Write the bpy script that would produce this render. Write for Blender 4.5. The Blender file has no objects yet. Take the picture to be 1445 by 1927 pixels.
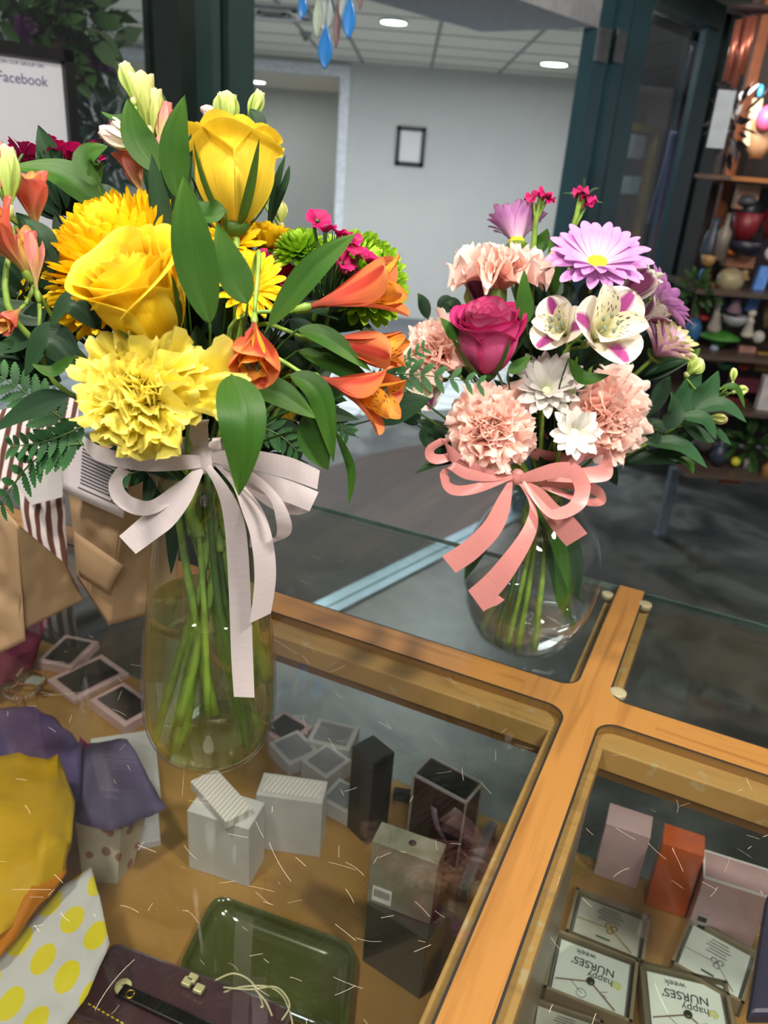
import bpy, math, random
from mathutils import Vector, Matrix, noise
random.seed(7)
PI = math.pi
S = bpy.context.scene
C = S.collection
# ------------------------------------------------------------------ camera
HC = 1.52                      # eye height, counter top at 1.04
TOP = 1.04
F, PITCH, ROLL = 1490.0, math.radians(24.3), math.radians(-4.5)
CX, CY = 722.5, 963.5
fw = Vector((0, math.cos(PITCH), -math.sin(PITCH)))
_r = Vector((1, 0, 0)); _d = fw.cross(_r)
rr = _r*math.cos(ROLL) + _d*math.sin(ROLL)
dd = _d*math.cos(ROLL) - _r*math.sin(ROLL)
CAM = Vector((0, 0, HC))
cam = bpy.data.cameras.new('camera'); co = bpy.data.objects.new('camera', cam); C.objects.link(co)
m = Matrix.Identity(4)
for i in range(3):
    m[i][0] = rr[i]; m[i][1] = -dd[i]; m[i][2] = -fw[i]; m[i][3] = CAM[i]
co.matrix_world = m
cam.sensor_fit = 'VERTICAL'; cam.sensor_height = 9.8; cam.sensor_width = 7.35
cam.lens = F/1927*9.8; cam.clip_start = .02; cam.clip_end = 60
cam.dof.use_dof = True; cam.dof.focus_distance = .56; cam.dof.aperture_fstop = 2.4
S.camera = co
S.view_settings.view_transform = 'Standard'; S.view_settings.look = 'None'
S.view_settings.gamma = 1; S.view_settings.use_curve_mapping = False
S.view_settings.exposure = -0.15
S.cycles.transparent_max_bounces = 24
# ------------------------------------------------------------------ world and lights
w = bpy.data.worlds.new('room_ambient'); S.world = w; w.use_nodes = True
w.node_tree.nodes['Background'].inputs[0].default_value = (.84, .85, .87, 1)
w.node_tree.nodes['Background'].inputs[1].default_value = .26
def area(name, loc, size, power, col, tgt=None, shape='DISK'):
    l = bpy.data.lights.new(name, 'AREA'); l.shape = shape; l.size = size; l.energy = power; l.color = col
    o = bpy.data.objects.new(name, l); C.objects.link(o); o.location = loc
    d = (Vector(tgt)-Vector(loc)) if tgt else Vector((0, 0, -1))
    o.rotation_euler = d.to_track_quat('-Z', 'Y').to_euler()
    return o
WARM = (1, .90, .78); COOL = (.92, .97, 1)
area('shop_lamp', (-.55, .05, 2.55), .16, 32, WARM, (-.2, .6, 1.1))
area('shop_lamp', (.75, -.05, 2.55), .16, 36, WARM, (.2, .7, 1.1))
area('shop_lamp', (.1, -.9, 2.5), .5, 30, (1, .95, .88), (0, .6, 1.0))
area('shop_lamp', (2.1, 1.6, 2.5), .2, 10, WARM, (2.0, 2.6, 1.2))
area('hall_lamp', (.4, 5.2, 2.2), .8, 72, COOL)
area('hall_lamp', (-.9, 5.9, 2.2), .8, 60, COOL)
area('hall_lamp', (1.6, 6.3, 2.2), .8, 54, COOL)
area('hall_lamp', (.2, 3.6, 2.2), .6, 16, COOL)

# ------------------------------------------------------------------ geometry helpers
def ray(px, py): return rr*((px-CX)/F) + dd*((py-CY)/F) + fw
def V(px, py, Y):               # a point seen at a place in the photo, Y metres ahead
    d = ray(px, py); return CAM + d*(Y/d.y)
def Z(px, py, z):               # ... lying at height z
    d = ray(px, py); return CAM + d*((z-HC)/d.z)
def pxm(p): return (Vector(p)-CAM).dot(fw)/F      # metres per pixel there
def D(a, b, c): return (rr*a - dd*b - fw*c).normalized()   # right, up, towards viewer

class MB:
    def __init__(s): s.v = []; s.f = []; s.uv = []; s.fm = []; s.mi = 0
    def grid(s, nu, nv, fn, M=None, closed=False):
        b = len(s.v)
        for i in range(nu+1):
            for j in range(nv+1):
                p = Vector(fn(i/nu, j/nv))
                s.v.append(M @ p if M else p); s.uv.append((i/nu, j/nv))
        for i in range(nu):
            for j in range(nv):
                a = b+i*(nv+1)+j; s.f.append((a, a+1, a+nv+2, a+nv+1)); s.fm.append(s.mi)
        return s
    def poly(s, pts, M=None):
        b = len(s.v)
        for p in pts: s.v.append(M @ Vector(p) if M else Vector(p)); s.uv.append((0, 0))
        s.f.append(tuple(range(b, b+len(pts)))); s.fm.append(s.mi); return s
    def box(s, o, ex, ey, ez):  # corner and three edge vectors
        o, ex, ey, ez = map(Vector, (o, ex, ey, ez)); b = len(s.v)
        for k in range(8):
            s.v.append(o+ex*(k & 1)+ey*((k >> 1) & 1)+ez*((k >> 2) & 1)); s.uv.append((k & 1, (k >> 1) & 1))
        for f in ((0, 2, 3, 1), (4, 5, 7, 6), (0, 1, 5, 4), (2, 6, 7, 3), (0, 4, 6, 2), (1, 3, 7, 5)):
            s.f.append(tuple(b+i for i in f)); s.fm.append(s.mi)
        return s
    def cbox(s, x0, x1, y0, y1, z0, z1, M=None):
        M = M or Matrix.Identity(4); o = M @ Vector((x0, y0, z0)); R = M.to_3x3()
        return s.box(o, R @ Vector((x1-x0, 0, 0)), R @ Vector((0, y1-y0, 0)), R @ Vector((0, 0, z1-z0)))
    def tube(s, pts, rad, n=8, caps=True, sub=6):
        P = spline(pts, sub) if sub > 1 and len(pts) > 2 else [Vector(p) for p in pts]
        L = len(P); b = len(s.v); up = None
        for i, p in enumerate(P):
            t = (P[min(i+1, L-1)]-P[max(i-1, 0)]).normalized()
            if up is None: up = t.orthogonal().normalized()
            up = (up - t*up.dot(t)).normalized(); sd = t.cross(up)
            r = rad(i/(L-1)) if callable(rad) else rad
            for k in range(n):
                a = 2*PI*k/n; s.v.append(p+up*(r*math.cos(a))+sd*(r*math.sin(a))); s.uv.append((i/(L-1), k/n))
        for i in range(L-1):
            for k in range(n):
                a = b+i*n+k; c = b+i*n+(k+1) % n; s.f.append((a, c, c+n, a+n)); s.fm.append(s.mi)
        if caps:
            s.f.append(tuple(b+k for k in range(n))[::-1]); s.f.append(tuple(b+(L-1)*n+k for k in range(n))); s.fm += [s.mi, s.mi]
        return s
    def lathe(s, prof, M=None, n=40, cap0=False, cap1=False):
        b = len(s.v); M = M or Matrix.Identity(4)
        for i, (r, z) in enumerate(prof):
            for k in range(n):
                a = 2*PI*k/n; s.v.append(M @ Vector((r*math.cos(a), r*math.sin(a), z))); s.uv.append((i/(len(prof)-1), k/n))
        for i in range(len(prof)-1):
            for k in range(n):
                a = b+i*n+k; c = b+i*n+(k+1) % n; s.f.append((a, c, c+n, a+n)); s.fm.append(s.mi)
        if cap0: s.f.append(tuple(b+k for k in range(n))[::-1]); s.fm.append(s.mi)
        if cap1: s.f.append(tuple(b+(len(prof)-1)*n+k for k in range(n))); s.fm.append(s.mi)
        return s
    def ball(s, c, r, n=10, sc=(1, 1, 1), jit=0):
        c = Vector(c); b = len(s.v)
        def fn(u, v):
            a, t = 2*PI*v, PI*u
            q = Vector((math.sin(t)*math.cos(a)*sc[0], math.sin(t)*math.sin(a)*sc[1], math.cos(t)*sc[2]))
            k = 1+jit*noise.noise(q*3+c*40) if jit else 1
            return c+q*(r*k)
        return s.grid(n, n*2, fn)
    def build(s, name, mat, parent=None, smooth=True, solid=0, bevel=0):
        o0 = parent.location.copy() if parent is not None and parent.parent is None else Vector()
        if parent is not None and parent.parent is not None: o0 = parent.parent.location+parent.location
        if parent is None and s.v:
            lo = [min(p[i] for p in s.v) for i in range(3)]; hi = [max(p[i] for p in s.v) for i in range(3)]
            o0 = Vector(((lo[0]+hi[0])/2, (lo[1]+hi[1])/2, lo[2]))
        me = bpy.data.meshes.new(name); me.from_pydata([p-o0 for p in s.v], [], s.f)
        for mm in (mat if isinstance(mat, (list, tuple)) else [mat]): me.materials.append(mm)
        uv = me.uv_layers.new(name='uv')
        idx = [0]*len(me.loops); me.loops.foreach_get('vertex_index', idx)
        flat = []
        for i in idx: flat += s.uv[i]
        uv.data.foreach_set('uv', flat)
        me.polygons.foreach_set('material_index', s.fm)
        if smooth: me.polygons.foreach_set('use_smooth', [True]*len(me.polygons))
        me.update()
        o = bpy.data.objects.new(name, me); C.objects.link(o)
        if parent is not None:
            o.parent = parent
        else: o.location = o0
        if solid:
            q = o.modifiers.new('thickness', 'SOLIDIFY'); q.thickness = solid; q.offset = 0
        if bevel:
            q = o.modifiers.new('bevel', 'BEVEL'); q.width = bevel; q.segments = 2; q.limit_method = 'ANGLE'
        return o

def spline(pts, sub=6):
    P = [Vector(p) for p in pts]; out = []
    for i in range(len(P)-1):
        p0, p1, p2, p3 = P[max(i-1, 0)], P[i], P[i+1], P[min(i+2, len(P)-1)]
        for k in range(sub):
            t = k/sub
            out.append(.5*((2*p1)+(p2-p0)*t+(2*p0-5*p1+4*p2-p3)*t*t+(3*p1-p0-3*p2+p3)*t**3))
    out.append(P[-1]); return out

def tag(o, label=None, cat=None, group=None, kind=None):
    if label: o['label'] = label
    if cat: o['category'] = cat
    if group: o['group'] = group
    if kind: o['kind'] = kind
    return o
def thing(name, loc, label, cat, group=None):
    o = bpy.data.objects.new(name, None); C.objects.link(o); o.location = loc; o.empty_display_size = .02
    return tag(o, label, cat, group)
def struct(o): o['kind'] = 'structure'; return o
def frame(loc, dirv, spin=0, sc=1):       # local z towards dirv
    z = Vector(dirv).normalized(); x = z.orthogonal().normalized()
    ref = dd if abs(z.dot(dd)) < .95 else rr
    x = (ref - z*ref.dot(z)).normalized(); y = z.cross(x)
    M = Matrix(((x.x, y.x, z.x, loc[0]), (x.y, y.y, z.y, loc[1]), (x.z, y.z, z.z, loc[2]), (0, 0, 0, 1)))
    return M @ Matrix.Rotation(spin, 4, 'Z') @ Matrix.Scale(sc, 4)

# ------------------------------------------------------------------ materials
def lin(c):
    if isinstance(c, str):
        c = [int(c[i:i+2], 16)/255 for i in (0, 2, 4)]
        return tuple(x/12.92 if x <= .04045 else ((x+.055)/1.055)**2.4 for x in c)+(1,)
    return tuple(c)+(1,)
def newmat(name):
    m = bpy.data.materials.new(name); m.use_nodes = True; nt = m.node_tree; nt.nodes.clear()
    out = nt.nodes.new('ShaderNodeOutputMaterial'); return m, nt, out
def N(nt, t, **k):
    n = nt.nodes.new(t)
    for a, b in k.items():
        if a.startswith('i_'): 
            key = a[2:]; key = int(key) if key.isdigit() else key.replace('_', ' ')
            n.inputs[key].default_value = b
        else: setattr(n, a, b)
    return n
def ramp(nt, src, stops, interp='LINEAR'):
    r = nt.nodes.new('ShaderNodeValToRGB'); r.color_ramp.interpolation = interp
    e = r.color_ramp.elements
    while len(e) > 1: e.remove(e[-1])
    e[0].position = stops[0][0]; e[0].color = lin(stops[0][1])
    for p, c in stops[1:]:
        x = e.new(p); x.color = lin(c)
    nt.links.new(src, r.inputs[0]); return r.outputs[0]
def mixc(nt, fac, a, b, mode='MIX'):
    x = nt.nodes.new('ShaderNodeMix'); x.data_type = 'RGBA'; x.blend_type = mode
    for inp, val in ((x.inputs[0], fac), (x.inputs[6], a), (x.inputs[7], b)):
        if hasattr(val, 'links'): nt.links.new(val, inp)
        elif isinstance(val, (int, float)): inp.default_value = val
        else: inp.default_value = lin(val)
    return x.outputs[2]
def mat(name, col, rough=.5, metal=0, var=.06, scale=30, bump=0, coat=0, emit=None, estr=0, spec=.5, alpha=1, col2=None):
    m, nt, out = newmat(name)
    b = nt.nodes.new('ShaderNodeBsdfPrincipled')
    tc = N(nt, 'ShaderNodeTexCoord'); no = N(nt, 'ShaderNodeTexNoise'); no.inputs['Scale'].default_value = scale; no.inputs['Detail'].default_value = 4
    nt.links.new(tc.outputs['Object'], no.inputs['Vector'])
    c = lin(col); c2 = lin(col2) if col2 else tuple(max(0, x*(1-var*3)) for x in c[:3])+(1,)
    r = nt.nodes.new('ShaderNodeValToRGB'); r.color_ramp.elements[0].position = .35; r.color_ramp.elements[1].position = .65
    r.color_ramp.elements[0].color = c2; r.color_ramp.elements[1].color = c
    nt.links.new(no.outputs[0], r.inputs[0]); nt.links.new(r.outputs[0], b.inputs['Base Color'])
    b.inputs['Roughness'].default_value = rough; b.inputs['Metallic'].default_value = metal
    b.inputs['Coat Weight'].default_value = coat; b.inputs['Specular IOR Level'].default_value = spec
    b.inputs['Alpha'].default_value = alpha
    if emit: b.inputs['Emission Color'].default_value = lin(emit); b.inputs['Emission Strength'].default_value = estr
    if bump:
        bp = N(nt, 'ShaderNodeBump'); bp.inputs['Strength'].default_value = bump; bp.inputs['Distance'].default_value = .002
        nt.links.new(no.outputs[0], bp.inputs['Height']); nt.links.new(bp.outputs[0], b.inputs['Normal'])
    nt.links.new(b.outputs[0], out.inputs[0]); return m
def petalmat(name, stops, edge=None, edgew=.18, flecks=None, stripe=None, transl=.3, rough=.55, veins=.12, vscale=26):
    """colour along the petal (uv x), optional edge colour across it (uv y), flecks and a centre stripe"""
    m, nt, out = newmat(name)
    uv = N(nt, 'ShaderNodeUVMap'); sp = N(nt, 'ShaderNodeSeparateXYZ'); nt.links.new(uv.outputs[0], sp.inputs[0])
    col = ramp(nt, sp.outputs[0], stops)
    a = N(nt, 'ShaderNodeMath', operation='SUBTRACT'); nt.links.new(sp.outputs[1], a.inputs[0]); a.inputs[1].default_value = .5
    a2 = N(nt, 'ShaderNodeMath', operation='ABSOLUTE'); nt.links.new(a.outputs[0], a2.inputs[0])
    if stripe:
        sc, sw, t0 = stripe
        f1 = N(nt, 'ShaderNodeMapRange'); nt.links.new(a2.outputs[0], f1.inputs[0]); f1.inputs[1].default_value = sw; f1.inputs[2].default_value = sw*.5; f1.inputs[3].default_value = 0; f1.inputs[4].default_value = 1
        f2 = N(nt, 'ShaderNodeMapRange'); nt.links.new(sp.outputs[0], f2.inputs[0]); f2.inputs[1].default_value = t0; f2.inputs[2].default_value = t0+.2
        f3 = N(nt, 'ShaderNodeMapRange'); nt.links.new(sp.outputs[0], f3.inputs[0]); f3.inputs[1].default_value = .97; f3.inputs[2].default_value = .85
        mu = N(nt, 'ShaderNodeMath', operation='MULTIPLY'); nt.links.new(f1.outputs[0], mu.inputs[0]); nt.links.new(f2.outputs[0], mu.inputs[1])
        mv = N(nt, 'ShaderNodeMath', operation='MULTIPLY'); nt.links.new(mu.outputs[0], mv.inputs[0]); nt.links.new(f3.outputs[0], mv.inputs[1])
        col = mixc(nt, mv.outputs[0], col, sc)
    if edge:
        f1 = N(nt, 'ShaderNodeMapRange'); nt.links.new(a2.outputs[0], f1.inputs[0]); f1.inputs[1].default_value = .5-edgew; f1.inputs[2].default_value = .5
        f2 = N(nt, 'ShaderNodeMapRange'); nt.links.new(sp.outputs[0], f2.inputs[0]); f2.inputs[1].default_value = 1-edgew; f2.inputs[2].default_value = 1
        mx = N(nt, 'ShaderNodeMath', operation='MAXIMUM'); nt.links.new(f1.outputs[0], mx.inputs[0]); nt.links.new(f2.outputs[0], mx.inputs[1])
        col = mixc(nt, mx.outputs[0], col, edge)
    # veins along the petal
    mp = N(nt, 'ShaderNodeMapping'); mp.inputs['Scale'].default_value = (1.5, vscale, 1); nt.links.new(uv.outputs[0], mp.inputs[0])
    no = N(nt, 'ShaderNodeTexNoise'); no.inputs['Scale'].default_value = 1.2; no.inputs['Detail'].default_value = 3; nt.links.new(mp.outputs[0], no.inputs['Vector'])
    vr = ramp(nt, no.outputs[0], [(.3, (1-veins*2,)*3), (.7, (1, 1, 1))])
    col = mixc(nt, 1.0, col, vr, 'MULTIPLY')
    if flecks:
        mp2 = N(nt, 'ShaderNodeMapping'); mp2.inputs['Scale'].default_value = (9, 16, 1); nt.links.new(uv.outputs[0], mp2.inputs[0])
        vo = N(nt, 'ShaderNodeTexVoronoi'); vo.inputs['Scale'].default_value = 1; nt.links.new(mp2.outputs[0], vo.inputs['Vector'])
        fr = N(nt, 'ShaderNodeMapRange'); nt.links.new(vo.outputs['Distance'], fr.inputs[0]); fr.inputs[1].default_value = .3; fr.inputs[2].default_value = .22
        fz = N(nt, 'ShaderNodeMapRange'); nt.links.new(sp.outputs[0], fz.inputs[0]); fz.inputs[1].default_value = .35; fz.inputs[2].default_value = .45
        mu = N(nt, 'ShaderNodeMath', operation='MULTIPLY'); nt.links.new(fr.outputs[0], mu.inputs[0]); nt.links.new(fz.outputs[0], mu.inputs[1])
        col = mixc(nt, mu.outputs[0], col, flecks)
    b = nt.nodes.new('ShaderNodeBsdfPrincipled'); b.inputs['Roughness'].default_value = rough; b.inputs['Specular IOR Level'].default_value = .3
    t = nt.nodes.new('ShaderNodeBsdfTranslucent'); mx = nt.nodes.new('ShaderNodeMixShader'); mx.inputs[0].default_value = transl
    bp = N(nt, 'ShaderNodeBump'); bp.inputs['Strength'].default_value = .35; bp.inputs['Distance'].default_value = .0006
    nt.links.new(no.outputs[0], bp.inputs['Height']); nt.links.new(bp.outputs[0], b.inputs['Normal'])
    nt.links.new(col, b.inputs['Base Color']); nt.links.new(col, t.inputs[0])
    nt.links.new(b.outputs[0], mx.inputs[1]); nt.links.new(t.outputs[0], mx.inputs[2]); nt.links.new(mx.outputs[0], out.inputs[0])
    return m
def fres(nt, ior):          # the same reflectance from both sides of a thin sheet
    g = N(nt, 'ShaderNodeNewGeometry'); mr = N(nt, 'ShaderNodeMapRange'); nt.links.new(g.outputs['Backfacing'], mr.inputs[0])
    mr.inputs[3].default_value = ior; mr.inputs[4].default_value = 1/ior
    fr = N(nt, 'ShaderNodeFresnel'); nt.links.new(mr.outputs[0], fr.inputs[0]); return fr
def glassmat(name, tint=(.95, .985, .97), ior=1.5, rough=.0, scratch=False, refl=1.0):
    m, nt, out = newmat(name)
    tr = N(nt, 'ShaderNodeBsdfTransparent'); tr.inputs[0].default_value = tint+(1,)
    gl = N(nt, 'ShaderNodeBsdfGlossy'); gl.inputs['Roughness'].default_value = rough
    fr = fres(nt, ior)
    mx = N(nt, 'ShaderNodeMixShader'); f = fr.outputs[0]
    if refl != 1:
        mu = N(nt, 'ShaderNodeMath', operation='MULTIPLY'); mu.inputs[1].default_value = refl; nt.links.new(f, mu.inputs[0]); f = mu.outputs[0]
    nt.links.new(f, mx.inputs[0]); nt.links.new(tr.outputs[0], mx.inputs[1]); nt.links.new(gl.outputs[0], mx.inputs[2])
    last = mx.outputs[0]
    nt.links.new(last, out.inputs[0]); return m
def refrmat(name, col, edge, caustic_tint, amt):
    m, nt, out = newmat(name)
    lw = N(nt, 'ShaderNodeLayerWeight'); lw.inputs[0].default_value = .45
    c = mixc(nt, lw.outputs[1], col, edge)
    tr = N(nt, 'ShaderNodeBsdfTransparent'); nt.links.new(c, tr.inputs[0])
    rf = N(nt, 'ShaderNodeBsdfGlass'); rf.inputs['IOR'].default_value = 1.33; nt.links.new(c, rf.inputs['Color'])
    tl = N(nt, 'ShaderNodeBsdfTranslucent'); tl.inputs[0].default_value = lin(caustic_tint)  # translucent tint added to brighten the water in place of caustics
    mx = N(nt, 'ShaderNodeMixShader'); mx.inputs[0].default_value = .62
    nt.links.new(tr.outputs[0], mx.inputs[1]); nt.links.new(rf.outputs[0], mx.inputs[2])
    m2 = N(nt, 'ShaderNodeMixShader'); m2.inputs[0].default_value = amt; nt.links.new(mx.outputs[0], m2.inputs[1]); nt.links.new(tl.outputs[0], m2.inputs[2])
    nt.links.new(m2.outputs[0], out.inputs[0]); return m
def woodmat(name, c1, c2, scale=(3, 40, 3), rough=.35, coat=.3, rot=0, worn=None):
    m, nt, out = newmat(name); b = nt.nodes.new('ShaderNodeBsdfPrincipled')
    tc = N(nt, 'ShaderNodeTexCoord'); m0 = N(nt, 'ShaderNodeMapping'); m0.inputs['Rotation'].default_value = (0, 0, rot); nt.links.new(tc.outputs['Object'], m0.inputs[0])
    mp = N(nt, 'ShaderNodeMapping'); mp.inputs['Scale'].default_value = scale; nt.links.new(m0.outputs[0], mp.inputs[0])
    no = N(nt, 'ShaderNodeTexNoise'); no.inputs['Scale'].default_value = 1; no.inputs['Detail'].default_value = 8; no.inputs['Distortion'].default_value = .8
    nt.links.new(mp.outputs[0], no.inputs['Vector'])
    col = ramp(nt, no.outputs[0], [(.25, c2), (.5, c1), (.62, c1), (.8, c2)])
    if worn:
        n2 = N(nt, 'ShaderNodeTexNoise'); n2.inputs['Scale'].default_value = 55; n2.inputs['Detail'].default_value = 7; nt.links.new(tc.outputs['Object'], n2.inputs['Vector'])
        f = N(nt, 'ShaderNodeMapRange'); nt.links.new(n2.outputs[0], f.inputs[0]); f.inputs[1].default_value = .62; f.inputs[2].default_value = .7
        col = mixc(nt, f.outputs[0], col, worn)
    nt.links.new(col, b.inputs['Base Color']); b.inputs['Roughness'].default_value = rough; b.inputs['Coat Weight'].default_value = coat
    nt.links.new(b.outputs[0], out.inputs[0]); return m
def emitmat(name, col, s):
    m, nt, out = newmat(name); e = N(nt, 'ShaderNodeEmission'); e.inputs[0].default_value = lin(col); e.inputs[1].default_value = s
    nt.links.new(e.outputs[0], out.inputs[0]); return m
def text(name, body, size, M, mt, parent=None, ext=.0002, align='CENTER', bold=0):
    cu = bpy.data.curves.new(name, 'FONT'); cu.body = body; cu.size = size; cu.align_x = align; cu.extrude = ext; cu.offset = bold
    t = bpy.data.objects.new(name, cu); C.objects.link(t)
    bpy.context.view_layer.update()
    me = bpy.data.meshes.new_from_object(t.evaluated_get(bpy.context.evaluated_depsgraph_get()))
    bpy.data.objects.remove(t); me.materials.clear(); me.materials.append(mt)
    me.transform(M)
    o = bpy.data.objects.new(name, me); C.objects.link(o)
    if parent:
        L = parent.location if parent.parent is None else parent.location+parent.parent.location
        me.transform(Matrix.Translation(-L)); o.parent = parent
    return o
# ------------------------------------------------------------------ shared materials
M_ = {}
M_['frame_wood'] = woodmat('maple_strip', '9A6E38', '815829', (5, 70, 5), .35, .2, math.radians(-66))
M_['frame_wood_x'] = woodmat('maple_rail', '9A6E38', '815829', (5, 70, 5), .35, .2, math.radians(24))
M_['ledge_wood'] = woodmat('worn_maple_ledge', 'B0884F', '8C6A3C', (8, 50, 8), .5, .1, .4, worn='B09C76')
M_['shelf_wood'] = woodmat('shelf_board', '9A7440', '84602F', (5, 22, 5), .35, .3, .4)
M_['glass'] = glassmat('pane_glass', (.95, .975, .965))
M_['glass_top'] = glassmat('counter_top_glass', (.87, .895, .88))
M_['glass_edge'] = mat('glass_edge_green', '53706A', .2, var=.1)
M_['black_seam'] = mat('black_gasket', '15130F', .7)
M_['white_wall'] = mat('painted_wall', 'C9CBC8', .85, var=.01, scale=4)
M_['ceil'] = mat('ceiling_tile', 'E4DFD2', .9, var=.02, scale=60)
M_['bar'] = mat('ceiling_bar', '8C8E8C', .6)
M_['green'] = mat('dark_green_frame', '29413F', .35, var=.08, scale=6)
M_['teal'] = mat('teal_green_frame', '365966', .35, var=.06, scale=6)
M_['black'] = mat('black_plastic', '101114', .35)
M_['dark'] = mat('dark_panel', '3A2B2D', .7, var=.1, scale=5)
M_['grey'] = mat('grey_wall', '8B9096', .8, var=.03, scale=3)
M_['white'] = mat('white_card', 'E4E2E0', .6, var=.01)
M_['gold'] = mat('gold_metal', 'D8B04A', .25, metal=1)
M_['silver'] = mat('silver_metal', 'C9C9CC', .25, metal=1)
M_['lamp'] = emitmat('lamp_face', 'F4FBFF', 14)
# ------------------------------------------------------------------ room shell
def shop_floor():
    m, nt, out = newmat('stained_concrete'); b = nt.nodes.new('ShaderNodeBsdfPrincipled'); tc = N(nt, 'ShaderNodeTexCoord')
    n1 = N(nt, 'ShaderNodeTexNoise'); n1.inputs['Scale'].default_value = 3.2; n1.inputs['Detail'].default_value = 9; n1.inputs['Distortion'].default_value = .6
    nt.links.new(tc.outputs['Object'], n1.inputs['Vector'])
    c = ramp(nt, n1.outputs[0], [(.32, '26292A'), (.46, '414544'), (.58, '5E6260'), (.72, '303434')])
    nt.links.new(c, b.inputs['Base Color']); b.inputs['Roughness'].default_value = .38; nt.links.new(b.outputs[0], out.inputs[0]); return m
def planks():
    m, nt, out = newmat('wood_plank_floor'); b = nt.nodes.new('ShaderNodeBsdfPrincipled'); tc = N(nt, 'ShaderNodeTexCoord')
    mp = N(nt, 'ShaderNodeMapping'); mp.inputs['Rotation'].default_value = (0, 0, math.radians(-62)); nt.links.new(tc.outputs['Object'], mp.inputs[0])
    br = N(nt, 'ShaderNodeTexBrick'); br.inputs['Scale'].default_value = 1; br.inputs['Brick Width'].default_value = 1.1; br.inputs['Row Height'].default_value = .13
    br.inputs['Mortar Size'].default_value = .002; br.inputs['Color1'].default_value = lin('4C3B31'); br.inputs['Color2'].default_value = lin('30251F'); br.inputs['Mortar'].default_value = lin('2E2623'); br.inputs['Bias'].default_value = 0
    nt.links.new(mp.outputs[0], br.inputs['Vector'])
    n1 = N(nt, 'ShaderNodeTexNoise'); n1.inputs['Scale'].default_value = 2; n1.inputs['Detail'].default_value = 6
    m2 = N(nt, 'ShaderNodeMapping'); m2.inputs['Scale'].default_value = (1.5, 16, 1); nt.links.new(mp.outputs[0], m2.inputs[0]); nt.links.new(m2.outputs[0], n1.inputs['Vector'])
    g = ramp(nt, n1.outputs[0], [(.3, (.6, .6, .6)), (.7, (1.1, 1.05, 1))])
    c = mixc(nt, 1.0, br.outputs[0], g, 'MULTIPLY')
    nt.links.new(c, b.inputs['Base Color']); b.inputs['Roughness'].default_value = .55; b.inputs['Specular IOR Level'].default_value = .3; nt.links.new(b.outputs[0], out.inputs[0]); return m
def tiles():
    m, nt, out = newmat('white_tile_floor'); b = nt.nodes.new('ShaderNodeBsdfPrincipled'); tc = N(nt, 'ShaderNodeTexCoord')
    br = N(nt, 'ShaderNodeTexBrick'); br.offset = 0; br.inputs['Scale'].default_value = 1; br.inputs['Brick Width'].default_value = .2; br.inputs['Row Height'].default_value = .2
    br.inputs['Mortar Size'].default_value = .012; br.inputs['Color1'].default_value = lin('B9BFC1'); br.inputs['Color2'].default_value = lin('AEB5B8'); br.inputs['Mortar'].default_value = lin('7C868A')
    mp = N(nt, 'ShaderNodeMapping'); mp.inputs['Rotation'].default_value = (0, 0, math.radians(12)); nt.links.new(tc.outputs['Object'], mp.inputs[0]); nt.links.new(mp.outputs[0], br.inputs['Vector'])
    nt.links.new(br.outputs[0], b.inputs['Base Color']); b.inputs['Roughness'].default_value = .3; nt.links.new(b.outputs[0], out.inputs[0]); return m
SA = math.radians(39.0)
SD = Vector((math.sin(SA), math.cos(SA), 0)); SN = Vector((math.cos(SA), -math.sin(SA), 0))   # along the shopfront, towards the shop
SP = (Z(850, 1025, 0)+Z(640, 1140, 0))/2
def on_store(px, py, off=0):
    d = ray(px, py); t = ((SP-CAM).dot(SN)+off)/d.dot(SN); return CAM+d*t
def st(px, py): return (on_store(px, py)-SP).dot(SD)
def sbox(mb, s0, s1, n0, n1, z0, z1):
    o = SP+SD*s0+SN*n0; o.z = z0
    return mb.box(o, SD*(s1-s0), SN*(n1-n0), (0, 0, z1-z0))
struct(MB().cbox(-6, 9, -2.5, 14, -.05, 0).build('floor', shop_floor(), smooth=False))
FW = 8.2                     # far wall distance
ZC = V(770, 124, FW).z       # hall ceiling
# plank floor beyond the threshold, tile beyond the planks
n0 = -.05
A = SP+SD*-3.2+SN*n0; B = SP+SD*4.5+SN*n0
arc = [Z(330, 930, 0), Z(500, 905, 0), Z(615, 879, 0), Z(710, 853, 0), Z(804, 836, 0), Z(900, 826, 0), Z(1010, 822, 0)]
arc = spline(arc, 4)
pf = MB(); far0 = [Vector((p.x, p.y, 0)) for p in arc]
far = [Vector((p.x, p.y, 0)) for p in arc]
print('arc', [(round(p.x, 2), round(p.y, 2)) for p in far][::4], A, B)
def near(p): q = SP+SD*((p-SP).dot(SD))+SN*-.05; q.z = .003; return q
L_ = [far[0]+Vector((-2.5, .6, 0))]+far+[Vector((B.x, B.y+1.2, 0)), Vector((B.x, B.y, 0))]
for i in range(len(L_)-1):
    a, b = L_[i].copy(), L_[i+1].copy(); a.z = b.z = .003; pf.poly([near(a), near(b), b, a])
o = pf.build('floor_planks', planks(), smooth=False); struct(o)
tf = MB(); tf.poly([p+Vector((0, 0, .002)) for p in [Vector((-5, 2.5, 0)), Vector((B.x, B.y, 0))]+[Vector((6, 13, 0)), Vector((-6, 13, 0))]]); struct(tf.build('floor_tiles', tiles(), smooth=False))
cf = MB().cbox(-4, 5, FW-1.3, FW, 0, .006); struct(cf.build('floor_grey_strip', mat('grey_carpet', '757A80', .9), smooth=False))
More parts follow.
